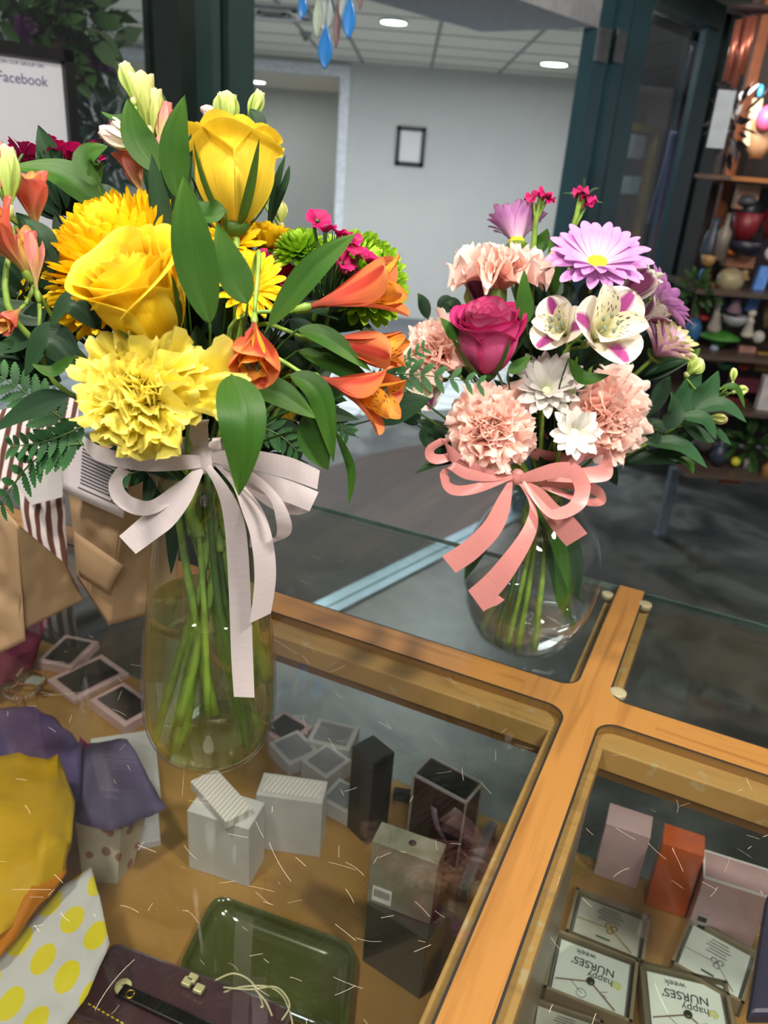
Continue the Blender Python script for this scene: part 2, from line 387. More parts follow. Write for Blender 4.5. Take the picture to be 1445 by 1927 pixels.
# threshold
th = MB(); th.box(SP+SD*-3.2+SN*-.055, SD*7.7, SN*.05, (0, 0, .012)); th.box(SP+SD*-3.2+SN*.004, SD*7.7, SN*.04, (0, 0, .012)); th.box(SP+SD*-3.2+SN*-.01, SD*7.7, SN*.02, (0, 0, .006))
struct(th.build('trim_1', mat('threshold_metal', '8FA9B4', .3, metal=.5), smooth=False))
# far wall with an opening
ox1 = V(652, 300, FW).x; oz = V(600, 141, FW).z; ox0 = -3.6
wf = MB(); wf.cbox(ox1, 4.5, FW, FW+.12, 0, ZC); wf.cbox(-6, ox0, FW, FW+.12, 0, ZC); wf.cbox(ox0, ox1, FW, FW+.12, oz, ZC)
struct(wf.build('wall_back', M_['white_wall'], smooth=False))
RB = HC and FW*(oz-HC)/(V(600, 172, FW).z-HC)
wr = MB(); wr.cbox(ox0, ox1+.1, RB, RB+.1, 0, oz); struct(wr.build('wall_recess', M_['white_wall'], smooth=False))
wr = MB(); wr.cbox(ox1, ox1+.1, FW+.12, RB, 0, oz); struct(wr.build('wall_recess_side', M_['white_wall'], smooth=False))
wr = MB(); wr.cbox(ox0, ox1+.1, FW+.12, RB, oz, oz+.08); struct(wr.build('ceiling_recess', M_['ceil'], smooth=False))
tr = MB(); tr.cbox(ox1-.09, ox1+.0, FW-.03, FW-.002, 0, oz); tr.cbox(ox0, ox1, FW-.03, FW-.002, oz, oz+.09); struct(tr.build('trim_2', mat('white_trim', 'E8ECF2', .4), smooth=False))
dj = MB(); dj.cbox(ox1-.03, ox1-.002, FW+.5, RB-.45, 0, oz-.22); struct(dj.build('door_1', mat('tan_door', 'B79F78', .5), smooth=False))
area('hall_lamp', ((ox0+ox1)/2+.6, (FW+RB)/2, oz-.06), .5, 12, COOL)
struct(MB().cbox(-6, 5, 3.2, FW+.1, ZC, ZC+.06).build('ceiling', M_['ceil'], smooth=False))
tb = MB()
for (px, py) in ((655, 65), (835, 20), (1040, 40), (545, 30), (180, 50)):
    p = Z(px, py, ZC); tb.cbox(p.x-.012, p.x+.012, 3.2, FW, ZC-.006, ZC+.001)
for k in range(8): tb.cbox(-6, 4.5, FW-.35-.61*k, FW-.335-.61*k, ZC-.004, ZC+.001)
struct(tb.build('trim_3', M_['bar'], smooth=False))
lamps = [(741, 38, 'round white downlight in the hall ceiling, above the framed notice'), (1043, 118, 'round white downlight in the hall ceiling, beside the right door post')]
for px, py, lb in lamps:
    p = Z(px, py, ZC); r = 25*pxm(p)*.95
    t = thing('ceiling_downlight', (p.x, p.y, ZC-.01), lb, 'ceiling light', 'hall downlights')
    MB().lathe([(r*1.12, ZC-.012), (r*1.12, ZC-.002)], Matrix.Translation((p.x, p.y, 0)), 32, True).build('trim_ring', M_['white'], t)
    MB().lathe([(r, ZC-.016), (r, ZC-.013)], Matrix.Translation((p.x, p.y, 0)), 32, True, True).build('diffuser', M_['lamp'], t)
p = Z(481, 152, oz); r = 17*pxm(p)
t = thing('ceiling_downlight', (p.x, p.y, oz-.01), 'round downlight in the recess ceiling left of the framed notice', 'ceiling light', 'hall downlights')
MB().lathe([(r*1.15, oz-.012), (r*1.15, oz-.002)], Matrix.Translation((p.x, p.y, 0)), 32, True).build('trim_ring', M_['white'], t)
MB().lathe([(r, oz-.016), (r, oz-.013)], Matrix.Translation((p.x, p.y, 0)), 32, True, True).build('diffuser', M_['lamp'], t)
# vent and sprinkler
p = Z(515, 20, ZC)
t = thing('ceiling_vent', (p.x, p.y, ZC-.01), 'square louvred air vent in the hall ceiling', 'vent')
for k in range(4):
    a = .30-.07*k; m1 = MB()
    for (x0, x1, y0, y1) in ((-a, a, -a, -a+.03), (-a, a, a-.03, a), (-a, -a+.03, -a, a), (a-.03, a, -a, a)):
        m1.cbox(p.x+x0, p.x+x1, p.y+y0, p.y+y1, ZC-.01-.006*k, ZC-.002)
    m1.build('louvre', M_['white'] if k % 2 == 0 else M_['bar'], t, smooth=False)
p = Z(575, 60, ZC); s_ = MB().lathe([(.05, ZC-.004), (.03, ZC-.02), (.012, ZC-.05), (.02, ZC-.055)], Matrix.Translation((p.x, p.y, 0)), 16, False, True).build('fire_sprinkler', M_['bar'])
tag(s_, 'small grey sprinkler head in the hall ceiling below the vent', 'sprinkler')
# framed notice on the wall
a, b, c, d = V(747, 237, FW), V(801, 240, FW), V(797, 314, FW), V(743, 311, FW)
t = thing('framed_notice', (a.x, FW-.03, (c.z)), 'small framed white notice with a black frame on the far hall wall', 'picture frame')
m1 = MB(); x0, x1, z0, z1 = (a.x+d.x)/2, (b.x+c.x)/2, (c.z+d.z)/2, (a.z+b.z)/2; e = .035
for q in ((x0, x1, z0, z0+e), (x0, x1, z1-e, z1), (x0, x0+e, z0, z1), (x1-e, x1, z0, z1)): m1.cbox(q[0], q[1], FW-.03, FW-.002, q[2], q[3])
m1.build('frame', M_['black'], t, smooth=False)
MB().cbox(x0+e, x1-e, FW-.015, FW-.004, z0+e, z1-e).build('paper', M_['white'], t, smooth=False)
# ------------------------------------------------------------------ shopfront
zh = on_store(1110, 52).z
print('header z', zh, on_store(890, 5).z, on_store(1250, 20).z, on_store(1340, 60).z, 'ZC', ZC, 'oz', oz, 'RB', RB)
HZ = on_store(1300, 38).z
def post(name, bands, n0=-.07, ztop=2.35):
    for (p0, p1, yy, depth, mt) in bands:
        m1 = MB(); sbox(m1, st(p0, yy), st(p1, yy), n0, depth, 0, ztop)
        struct(m1.build(name, mt, smooth=False))
post('trim_4', [(306, 384, 100, -.03, mat('dark_glass_panel', '1A2422', .12, spec=.6)), (384, 399, 100, .03, M_['green']), (399, 415, 100, -.02, M_['black']), (415, 463, 100, .03, M_['green'])])
post('trim_5', [(1082, 1107, 249, .03, M_['teal']), (1107, 1120, 249, -.02, M_['black']), (1120, 1138, 249, .03, M_['teal']), (1138, 1150, 249, 0, M_['black']), (1150, 1184, 249, .01, M_['teal'])], -.03)
post('trim_6', [(1287, 1316, 249, .01, M_['teal']), (1316, 1327, 249, -.01, M_['black']), (1327, 1356, 249, .01, M_['green'])], -.02)
hb = MB(); sbox(hb, st(1184, 249), st(1290, 249)+.1, -.06, .03, HZ, HZ+.10); struct(hb.build('trim_7', M_['green'], smooth=False))
hb = MB(); sbox(hb, st(1184, 249), 5.5, -.08, -.02, HZ+.10, 3.0); struct(hb.build('wall_front', mat('soffit_grey', '6D7176', .8), smooth=False))
hb = MB(); sbox(hb, st(463, 100), st(1082, 249), -.5, .03, zh, 3.0); struct(hb.build('wall_lintel', mat('lintel_grey', 'B9BCC4', .8), smooth=False))
for nm, (a0, a1, yy) in (('window_1', (-900, 306, 100)), ('window_2', (1184, 1285, 249))):
    s0 = st(a0, yy) if a0 > -500 else st(306, 100)-1.6
    m1 = MB(); sbox(m1, s0, st(a1, yy), -.045, -.039, 0.02, HZ+.12)
    struct(m1.build(nm, M_['glass'], smooth=False))
# clamps (plates) on the right post
m1 = MB()
for (x0, x1, y0, y1) in ((1108, 1136, 43, 110), (1139, 1166, 45, 112)):
    a = on_store(x0, (y0+y1)/2, .045); sa = st((x0+x1)/2, 75)
    m1 = MB(); sbox(m1, sa-.05, sa+.03, .031, .045, on_store(x0, y1, .04).z, on_store(x0, y0, .04).z)
    o = m1.build('door_clamp', M_['silver'], smooth=False); tag(o, 'brushed metal plate high on the right door post, %s one of the pair' % ('left' if x0 < 1120 else 'right'), 'door plate', 'door plates')
so = MB(); c4 = [on_store(1190, 249, -.1), on_store(1172, 249, -1.6), SP+SD*5.0+SN*-1.6, SP+SD*5.0+SN*-.1]
for zz_ in (2.12, 2.16): so.poly([(p.x, p.y, zz_) for p in c4])
struct(so.build('added_ceiling_side', mat('added_mauve_soffit', '4E464C', .8), smooth=False))  # dark soffit added to hide the bright hall ceiling behind the side pane
# things seen through the side pane
def backY(px, py, off=-.9): return on_store(px, py, off)
wb = MB(); sbox(wb, (on_store(1165, 249, -1.6)-SP).dot(SD), 5.1, -1.7, -1.6, 0, 2.9); sbox(wb, 5.0, 5.1, -1.7, -.1, 0, 2.9); struct(wb.build('wall_side', mat('mauve_wall', '4A4046', .8, var=.05, scale=3), smooth=False))
q0 = backY(1165, 225, -1.4); q1 = backY(1245, 225, -1.4); q2 = backY(1200, 445, -1.4)
s0, s1 = (q0-SP).dot(SD), (q1-SP).dot(SD)
t = thing('gold_frame_cabinet', (q0.x, q0.y, 0), 'tall gold framed display case seen through the right side pane', 'display case')
m1 = MB(); sbox(m1, s1-.06, s1, -1.45, -1.38, .3, q0.z); sbox(m1, s0, s1, -1.45, -1.38, q0.z-.06, q0.z); sbox(m1, s0, s0+.05, -1.45, -1.38, .3, q0.z); m1.build('gold_frame', mat('aged_gold', '8A7438', .4), t, smooth=False)
m1 = MB(); sbox(m1, s0+.05, s1-.06, -1.55, -1.45, .3, q0.z-.06); m1.build('back_panel', mat('case_back', '5D5A60', .6, var=.1, scale=8), t, smooth=False)
for (x0, y0, x1, y1, lb, cc) in ((1172, 248, 1216, 300, 'pale glassware blur on the upper shelf inside the gold framed case', 'A6B0B4'), (1165, 330, 1207, 366, 'white card with green print on the shelf inside the gold framed case', 'A9C4C8')):
    a = backY(x0, y0, -1.3); b = backY(x1, y1, -1.3); m1 = MB(); sbox(m1, (a-SP).dot(SD), (b-SP).dot(SD), -1.37, -1.33, b.z, a.z)
    tag(m1.build('display_card', mat('card_'+cc, cc, .5, var=.1, scale=20), smooth=False), lb, 'card')
# lavender scarf hanging
def cloth_strip(name, L, R, mt, lab, cat, group=None, sub=8, fold=.01, nf=3):
    L = spline(L, sub); R = spline(R, sub); m1 = MB(); n = len(L)-1
    def fn(u, v):
        i = round(u*n); p = L[i].lerp(R[i], v); return p+fw*(-fold*math.sin(v*PI*2*nf+u*2))
    m1.grid(n, 24, fn); o = m1.build(name, mt, solid=.0015); tag(o, lab, cat, group); return o
cloth_strip('hanging_scarf', [backY(1262, 247, -.9), backY(1248, 310, -.9), backY(1216, 420, -.9)], [backY(1275, 250, -.9), backY(1270, 320, -.9), backY(1238, 418, -.9)], mat('lavender_cloth', '8E88B8', .8), 'lavender scarf hanging behind the right side pane', 'scarf')
# ------------------------------------------------------------------ left window: sign and garland
t0 = on_store(133, 95, .12); b0 = on_store(140, 330, .12)
sR = (on_store(140, 150, .12)-SP).dot(SD); sL = sR-.36; zt = t0.z; zb = zt-.44
t = thing('window_sign', SP+SD*sR+SN*.1+Vector((0, 0, zb)), 'black framed white paper sign with blue lettering in the left window', 'sign')
m1 = MB(); e = .02
for q in ((sL, sR, zb, zb+e), (sL, sR, zt-e, zt), (sL, sL+e, zb, zt), (sR-e, sR, zb, zt)): sbox(m1, q[0], q[1], .1, .125, q[2], q[3])
m1.build('frame', M_['black'], t, smooth=False)
m1 = MB(); sbox(m1, sL+e, sR-e, .10, .112, zb+e, zt-e); m1.build('paper', mat('sign_paper', 'B9BDC8', .5, var=.01), t, smooth=False)
def store_mat(s, z, n):
    o = SP+SD*s+SN*n; X = SD; Yv = Vector((0, 0, 1)); Zv = SN
    return Matrix(((X.x, 0, Zv.x, o.x), (X.y, 0, Zv.y, o.y), (0, 1, 0, z), (0, 0, 0, 1)))
ink = mat('slate_blue_ink', '39426B', .6)
sF = (on_store(50, 145, .12)-SP).dot(SD); zF = on_store(50, 158, .12).z
text('lettering', 'Facebook', .0245, store_mat(sF-.004, zF, .1125), ink, t)
text('lettering', 'JOIN OUR GROUP ON', .0085, store_mat(sF-.004, zF+.03, .1125), ink, t)
leafy = petalmat('dark_foliage', [(0, '1E3A1E'), (.6, '35552C'), (1, '476338')], veins=.1, transl=.15)
leafy2 = petalmat('blue_green_foliage', [(0, '2C4A44'), (1, '5D7F75')], veins=.1, transl=.15)
def leafblob(mb, c, R, n, L, W, rnd, squash=(1, 1, 1)):
    for k in range(n):
        q = Vector((rnd.gauss(0, 1), rnd.gauss(0, 1), rnd.gauss(0, 1))).normalized(); p = Vector(c)+Vector((q.x*squash[0], q.y*squash[1], q.z*squash[2]))*R*rnd.random()**.4
        M = frame(p, q+Vector((rnd.uniform(-.6, .6), rnd.uniform(-.6, .6), rnd.uniform(-.6, .6))), rnd.random()*6)
        s = rnd.uniform(.6, 1.2)
        mb.grid(3, 2, lambda u, v: ((v-.5)*W*s*math.sin(PI*min(1, u*.95+.03))*1.0, .15*L*u*u, u*L*s), M)
rnd = random.Random(3)
g = thing('silk_flower_garland', on_store(90, 60, -.35), 'dark silk foliage garland with purple blooms behind the left window', 'garland')
m1 = MB(); m1.tube([on_store(60, -60, -.3), on_store(95, 30, -.3), on_store(125, 110, -.3), on_store(138, 150, -.3)], .03, 8); m1.build('trunk', mat('brown_bark', '3B2B22', .8, var=.15, scale=40, bump=.6), g)
m1 = MB()
for (px, py, R, n) in ((20, 30, .13, 110), (120, 20, .12, 110), (160, 90, .08, 70), (60, 60, .1, 60)): leafblob(m1, on_store(px, py, -.32), R, n, .07, .035, rnd)
m1.build('foliage', leafy, g)
m1 = MB()
for (px, py, R) in ((178, 122, .035), (45, 60, .03), (185, 105, .02)):
    c = on_store(px, py, -.27)
    for k in range(14):
        q = Vector((rnd.gauss(0, 1), rnd.gauss(0, 1), rnd.gauss(0, 1))).normalized()
        m1.grid(3, 3, lambda u, v: ((v-.5)*.03*math.sin(PI*(.1+.8*u)), 0, u*R*1.2), frame(c, q))
m1.build('purple_bloom', petalmat('purple_silk', [(0, '3A1F44'), (1, '6B3C74')]), g)
g = thing('potted_plant', on_store(180, 250, -.7), 'blue green leafy plant standing outside the left window', 'plant')
m1 = MB()
for (px, py, R, n) in ((175, 220, .09, 70), (200, 260, .1, 80), (165, 300, .12, 60)): leafblob(m1, on_store(px, py, -.7), R, n, .09, .03, rnd)
m1.build('foliage', leafy2, g)
# ------------------------------------------------------------------ suncatcher and chimes
capiz = {'blue': mat('blue_glass_leaf', '1C6CB4', .2, coat=.5), 'grey': mat('grey_glass_leaf', '8E9DA0', .3, alpha=.85), 'brown': mat('brown_glass_leaf', '6B5358', .3), 'green': mat('pale_green_glass_leaf', '93A596', .3, alpha=.85)}
YS = 1.55
hub = V(612, -45, YS)
t = thing('leaf_suncatcher', hub, 'hanging mobile of blue and grey glass leaves at the top of the doorway', 'mobile')
MB().lathe([(.001, .012), (.05, .01), (.055, 0), (.05, -.006), (.001, -.006)], Matrix.Translation(hub), 24).build('top_disc', M_['silver'], t)
for (px, py, hpx, wpx, cc) in ((569, 10, 44, 17, 'blue'), (597, 30, 72, 16, 'green'), (612, 20, 74, 28, 'grey'), (612, 88, 74, 26, 'blue'), (634, 44, 78, 12, 'brown'), (646, 12, 50, 16, 'grey'), (657, 31, 72, 24, 'blue'), (678, -5, 40, 8, 'brown')):
    c = V(px, py, YS+random.uniform(-.02, .02)); k = pxm(c); h, wd = hpx*k, wpx*k*1.05
    def fn(u, v, c=c, h=h, wd=wd): 
        return c+Vector(((v-.5)*wd*math.sin(PI*min(1, max(.0, u**1.25)))**.9, 0.002*math.sin(PI*v), h*(.5-u)))
    m1 = MB(); m1.grid(16, 6, fn); m1.build('glass_leaf', capiz[cc], t, solid=.002)
    MB().tube([c+Vector((0, 0, h*.49)), Vector((c.x, c.y, hub.z))], .0006, 5, sub=1).build('string', M_['silver'], t)
t = thing('wind_chime', V(1405, 20, 2.2), 'copper pipe wind chime hanging at the right beside the door post', 'wind chime')
cop = mat('copper_pipe', 'C97A66', .3, metal=.7)
top = V(1408, 22, 2.2)
MB().lathe([(.001, .012), (.045, .01), (.05, 0), (.001, -.004)], Matrix.Translation(top), 20).build('top_plate', M_['dark'], t)
for (x0, y0, x1, y1) in ((1391, 38, 1372, 152), (1402, 34, 1385, 158), (1410, 32, 1398, 164), (1420, 30, 1403, 140), (1397, 50, 1380, 148)):
    a, b = V(x0, y0, 2.2+random.uniform(-.03, .03)), V(x1, y1, 2.2); a2 = Vector((a.x, a.y, a.z)); L_ = (a-b).length
    MB().tube([a2, a2-Vector((0, 0, L_))], .0085, 12, sub=1).build('pipe', cop, t)
    MB().tube([a2, Vector((top.x, top.y, top.z))], .0007, 5, sub=1).build('string', M_['silver'], t)
c = V(1359, 214, 2.15)
t2 = MB(); t2.cbox(c.x-.021, c.x+.021, c.y-.002, c.y+.002, c.z-.075, c.z+.05); o = t2.build('hanging_tag', mat('pale_tag', 'A9B4BE', .4), smooth=False); tag(o, 'pale rectangular tag hanging under the wind chime', 'tag')
m1 = MB(); leafblob(m1, V(1382, 235, 2.35), .035, 50, .06, .018, rnd, (.6, .8, 2.6)); o = m1.build('feather_mobile', mat('dark_feathers', '2A2A2F', .8)); tag(o, 'dark feathery mobile hanging behind the pale tag', 'mobile')
# ------------------------------------------------------------------ the counter
AC = math.radians(23.5)
CXV = Vector((math.cos(AC), -math.sin(AC), 0)); CYV = Vector((math.sin(AC), math.cos(AC), 0))
CM = Matrix(((CXV.x, CYV.x, 0, 0), (CXV.y, CYV.y, 0, 0), (0, 0, 1, 0), (0, 0, 0, 1)))
UB0, UB1 = -.074, -.043      # centre bar between the seams
VA0, VA1 = .656, .694        # cross rail between the seams
VBK = .938                   # rear edge of the glass
RC = .016
case = thing('display_counter', CM @ Vector((-.06, .67, .0)), 'glass topped maple framed display counter the bouquets stand on', 'display counter')
def corner(cx, cy, sx, sy, r, n=7):   # quarter arc, convex towards (sx,sy)
    return [(cx+sx*r*math.cos(a), cy+sy*r*math.sin(a)) for a in [PI/2*i/n for i in range(n+1)]]
UL, UR, VN = -1.6, 1.1, -.25
def rrect(x0, x1, y0, y1, r, which):
    """outline with rounded corners listed in which (set of 'll','lr','ur','ul')"""
    out = []
    def arc(cx, cy, a0): return [(cx+r*math.cos(a0+PI/2*i/8), cy+r*math.sin(a0+PI/2*i/8)) for i in range(9)]
    out += arc(x0+r, y0+r, PI) if 'll' in which else [(x0, y0)]
    out += arc(x1-r, y0+r, 1.5*PI) if 'lr' in which else [(x1, y0)]
    out += arc(x1-r, y1-r, 0) if 'ur' in which else [(x1, y1)]
    out += arc(x0+r, y1-r, PI/2) if 'ul' in which else [(x0, y1)]
    return out
def prism(mb, pts, z0, z1, M=CM):
    n = len(pts); b = len(mb.v)
    for z in (z0, z1):
        for p in pts: mb.v.append(M @ Vector((p[0], p[1], z))); mb.uv.append((0, 0))
    mb.f.append(tuple(b+i for i in range(n))[::-1]); mb.f.append(tuple(b+n+i for i in range(n)))
    for i in range(n): mb.f.append((b+i, b+(i+1) % n, b+n+(i+1) % n, b+n+i))
    mb.fm += [mb.mi]*(n+2)
PAN = [((UL, UB0, VN, VA0), 'ur', 'near_left'), ((UB1, UR, VN, VA0), 'ul', 'near_right'), ((UL, UB0, VA1, VBK), 'lr', 'rear_left'), ((UB1, UR, VA1, VBK), 'll', 'rear_right')]
for (x0, x1, y0, y1), wh, nm in PAN:
    m1 = MB(); g = .0012
    prism(m1, rrect(x0+(g if x0 != UL else 0), x1-(g if x1 != UR else 0), y0+(g if y0 != VN else 0), y1-(g if y1 != VBK else 0), .02, {wh}), TOP-.006, TOP)
    o = m1.build('glass_pane', M_['glass_top'], case, smooth=False)
# polished rear edges
for (x0, x1) in ((UL, UB0-.002), (UB1+.002, UR)):
    m1 = MB(); m1.cbox(x0, x1, VBK, VBK+.0015, TOP-.0062, TOP, CM); m1.build('glass_edge', M_['glass_edge'], case, smooth=False)
# wooden strips: a centre cross with hollow corners
r = .02
cross = []
def cc(cx, cy, a0):  # concave fillet
    return [(cx+r*math.cos(a0-PI/2*i/8), cy+r*math.sin(a0-PI/2*i/8)) for i in range(9)]
k = r
cross += [(UB0, VA0-.05), (UB1, VA0-.05)]
cross += [(UB1, VA0-k)]+cc(UB1+k, VA0-k, PI)[1:]        # lower right
cross += [(UB1+.05, VA0), (UB1+.05, VA1)]
cross += [(UB1+k, VA1)]+cc(UB1+k, VA1+k, -PI/2)[1:]
cross += [(UB1, VA1+.06), (UB0, VA1+.06)]
cross += [(UB0, VA1+k)]+cc(UB0-k, VA1+k, 0)[1:]
cross += [(UB0-.05, VA1), (UB0-.05, VA0)]
cross += [(UB0-k, VA0)]+cc(UB0-k, VA0-k, PI/2)[1:]
m1 = MB(); prism(m1, cross, TOP-.010, TOP+.0006); m1.build('centre_cross', M_['frame_wood'], case, smooth=False)
for (x0, x1, y0, y1, mt) in ((UB0, UB1, VN, VA0-.05, 'frame_wood'), (UB0, UB1, VA1+.06, VBK+.004, 'frame_wood'), (UL, UB0-.05, VA0, VA1, 'frame_wood_x'), (UB1+.05, UR, VA0, VA1, 'frame_wood_x')):
    m1 = MB(); m1.cbox(x0, x1, y0, y1, TOP-.010, TOP+.0006, CM); m1.build('rail_strip', M_[mt], case, smooth=False)
# fine scratches worn into the top of each pane
sr = random.Random(5); smat = mat('scratch_white', 'D8CDB8', .4, var=.0)
for (x0, x1, y0, y1, n_s) in ((-.55, UB0-.01, .12, VA0-.01, 300), (UB1+.01, .22, .2, VA0-.01, 110), (-.45, UB0-.01, VA1+.01, .93, 14)):
    m1 = MB()
    for i in range(n_s):
        v0 = y0+(y1-y0)*sr.random()**(1.7 if y0 < .5 else 1); x = sr.uniform(x0, x1); L = sr.uniform(.003, .02)*(1 if sr.random() < .85 else 2.4); a = sr.choice((.5, 1.1, 2.1, 2.6, 2.8, 2.9, 0))+sr.gauss(0, .35); bend = sr.gauss(0, .25); pts = []
        w_ = sr.uniform(.00004, .00010)
        for k in range(7):
            pts.append((x, v0)); x += math.cos(a+bend*k/6)*L/6; v0 += math.sin(a+bend*k/6)*L/6
        pts = [p for p in pts if x0 < p[0] < x1 and y0 < p[1] < y1]
        for k in range(len(pts)-1):
            p, q = pts[k], pts[k+1]; dx, dy = q[0]-p[0], q[1]-p[1]; l_ = math.hypot(dx, dy)+1e-9; nx, ny = -dy/l_*w_, dx/l_*w_
            m1.poly([CM @ Vector((e[0]+s*nx, e[1]+s*ny, TOP+.00015)) for e, s in ((p, -1), (q, -1), (q, 1), (p, 1))])
    m1.build('scratches', smat, case, smooth=False)
# black seams, as thin gaskets between wood and glass
m1 = MB()
for (x0, x1, y0, y1), wh, nm in PAN:
    pts = rrect(x0, x1, y0, y1, .02, {wh}); n = len(pts); cxm, cym = (x0+x1)/2, (y0+y1)/2
    inn = rrect(x0+.0021, x1-.0021, y0+.0021, y1-.0021, .0179, {wh})
    for i in range(n):
        j = (i+1) % n; a, b, c, d = pts[i], pts[j], inn[j], inn[i]
        if nm.startswith('rear') and abs(a[1]-VBK) < 1e-6 and abs(b[1]-VBK) < 1e-6: continue
        m1.poly([CM @ Vector((q[0], q[1], TOP+.0004)) for q in (a, b, c, d)])
m1.build('gasket', M_['black_seam'], case, smooth=False)
# ledges under the glass and the deep rails
lw = .011
for (x0, x1, y0, y1, dz) in ((UB0-lw, UB1+lw, VN, VA0-.026, .024), (UB0-lw, UB1+lw, VA1+.006, VBK-.012, .024), (UL, UR, VA0-.026, VA1+.006, .0245)):
    m1 = MB(); m1.cbox(x0, x1, y0, y1, TOP-.011-dz, TOP-.0105, CM); m1.build('rail', M_['ledge_wood'], case, smooth=False, bevel=.0015)
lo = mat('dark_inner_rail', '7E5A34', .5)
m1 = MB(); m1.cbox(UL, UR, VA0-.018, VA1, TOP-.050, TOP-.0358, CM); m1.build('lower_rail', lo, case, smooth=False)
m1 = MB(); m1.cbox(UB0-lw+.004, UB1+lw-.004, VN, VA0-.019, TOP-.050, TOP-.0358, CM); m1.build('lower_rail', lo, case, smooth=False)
# little clear buffer pads at the corners
for (px, py, rr_) in ((1163, 1303, .0085), (1214, 1137, .008), (1143, 1118, .007)):
    p = Z(px, py, TOP); m1 = MB(); m1.lathe([(rr_, TOP-.0061), (rr_, TOP+.0008), (rr_*.8, TOP+.0014)], Matrix.Translation((p.x, p.y, 0)), 20, True, True)
    m1.build('buffer_pad', mat('yellowed_silicone', 'B3AB8A', .35, alpha=.75), case)
# shelf, front glass, divider below the centre rail, base
ZS = TOP-.32
sv = None
for (px, py) in ((745, 1475), (960, 1565), (1230, 1655), (1435, 1735)):
    q = Z(px, py, ZS); print('shelf edge v', q.dot(CYV))
VS = sum(Z(px, py, ZS).dot(CYV) for px, py in ((745, 1475), (960, 1565), (1230, 1655), (1435, 1735)))/4
sh = MB(); sh.cbox(UL, UR, VN, VS, ZS-.018, ZS, CM); sh.build('shelf_board', M_['shelf_wood'], case, smooth=False)
sh = MB(); sh.cbox(UL, UR, VS, VS+.002, ZS-.018, ZS, CM); sh.build('shelf_edging', mat('dark_shelf_edge', '6D6A50', .5), case, smooth=False)
# divider: clear panel between the two bays with grey channel
dv = MB(); dv.cbox(UB1+lw-.006, UB1+lw-.002, VN, VA0-.03, ZS, TOP-.052, CM); dv.build('divider_panel', mat('brushed_divider', '8E8272', .35, metal=.3), case, smooth=False)
fg = MB(); fg.cbox(UL, UR, VBK-.012, VBK-.006, .12, TOP-.0065, CM); fg.build('front_glass', M_['glass'], case, smooth=False)
bs = MB(); bs.cbox(UL, UR, VBK-.03, VBK, .0, .12, CM); bs.build('plinth', M_['ledge_wood'], case, smooth=False)

# ------------------------------------------------------------------ boxes inside the case
def solve_box(bot, zb, top):   # height of the vertical edge whose foot is seen at bot and head at top
    p = Z(bot[0], bot[1], zb); d = ray(*top); t = (p-CAM).xy.length/d.xy.length
    return p, (CAM+d*t).z-p.z
def cbox3(name, c0, c1, c3, bot, lab, mt, zb=None, mtop=None, cat='box', h=None, group=None, bevel=.001):
    """c0 front corner of the lid with bot the same corner at the foot, c1 and c3 its neighbours on the lid"""
    zb = ZS if zb is None else zb
    if bot: p, h = solve_box(bot, zb, c0)
    else: p = Z(c0[0], c0[1], zb+h); p.z = zb
    a = Z(c1[0], c1[1], zb+h); b = Z(c3[0], c3[1], zb+h); a.z = b.z = zb
    e1 = a-p; e2 = b-p
    e2 = e2-e1*(e2.dot(e1)/e1.length_squared)
    t = thing(name, p, lab, cat, group)
    m1 = MB(); m1.box(p, e1, e2, (0, 0, h)); m1.build('body', mt, t, smooth=False, bevel=bevel)
    if mtop:
        w_ = min(e1.length, e2.length)*.14; u1, u2 = e1.normalized()*w_, e2.normalized()*w_
        m1 = MB(); m1.box(p+u1+u2+Vector((0, 0, h+.0003)), e1-u1*2, e2-u2*2, (0, 0, .0012)); m1.build('lid_panel', mtop, t, smooth=False)
    return t, p, e1, e2, h
def facemat(p, e1, h, u, v, out):  # matrix on the front face of a box
    x = e1.normalized(); z = Vector(out).normalized(); y = z.cross(x); y = Vector((0, 0, 1))
    o = p+e1*u+Vector((0, 0, h*v))+z*.0006
    return Matrix(((x.x, y.x, z.x, o.x), (x.y, y.y, z.y, o.y), (x.z, y.z, z.z, o.z), (0, 0, 0, 1)))
def stripemat(name, c1, c2, freq, ang=0):
    m, nt, out = newmat(name); b = nt.nodes.new('ShaderNodeBsdfPrincipled'); tc = N(nt, 'ShaderNodeTexCoord')
    mp = N(nt, 'ShaderNodeMapping'); mp.inputs['Rotation'].default_value = (0, 0, ang); nt.links.new(tc.outputs['Object'], mp.inputs[0])
    wv = N(nt, 'ShaderNodeTexWave'); wv.inputs['Scale'].default_value = freq; nt.links.new(mp.outputs[0], wv.inputs['Vector'])
    nt.links.new(ramp(nt, wv.outputs[0], [(.45, c1), (.55, c2)]), b.inputs['Base Color']); b.inputs['Roughness'].default_value = .5
    nt.links.new(b.outputs[0], out.inputs[0]); return m
wbox = mat('white_box_card', 'C2BFC0', .5, var=.03); pinkbox = mat('pale_pink_box', 'C9A9AC', .35, var=.04, coat=.4)
stripe = stripemat('striped_lid', 'B9B1AE', 'D8D2CF', 60, AC)
dkglass = mat('dark_window', '26282C', .12, coat=.5)
t, p, e1, e2, h = cbox3('perfume_box', (694, 1437), (743, 1415), (665, 1402), (690, 1592), 'tall charcoal box standing behind the silver box under the glass', mat('charcoal_box', '2C2E33', .3, coat=.4))
t, p, e1, e2, h = cbox3('watch_box', (806, 1771), (845, 1712), (690, 1700), (789, 1881), 'dark glossy box lying under the silver perfume box', mat('dark_gloss_box', '3A3B36', .15, coat=.6))
zt_ = ZS+h
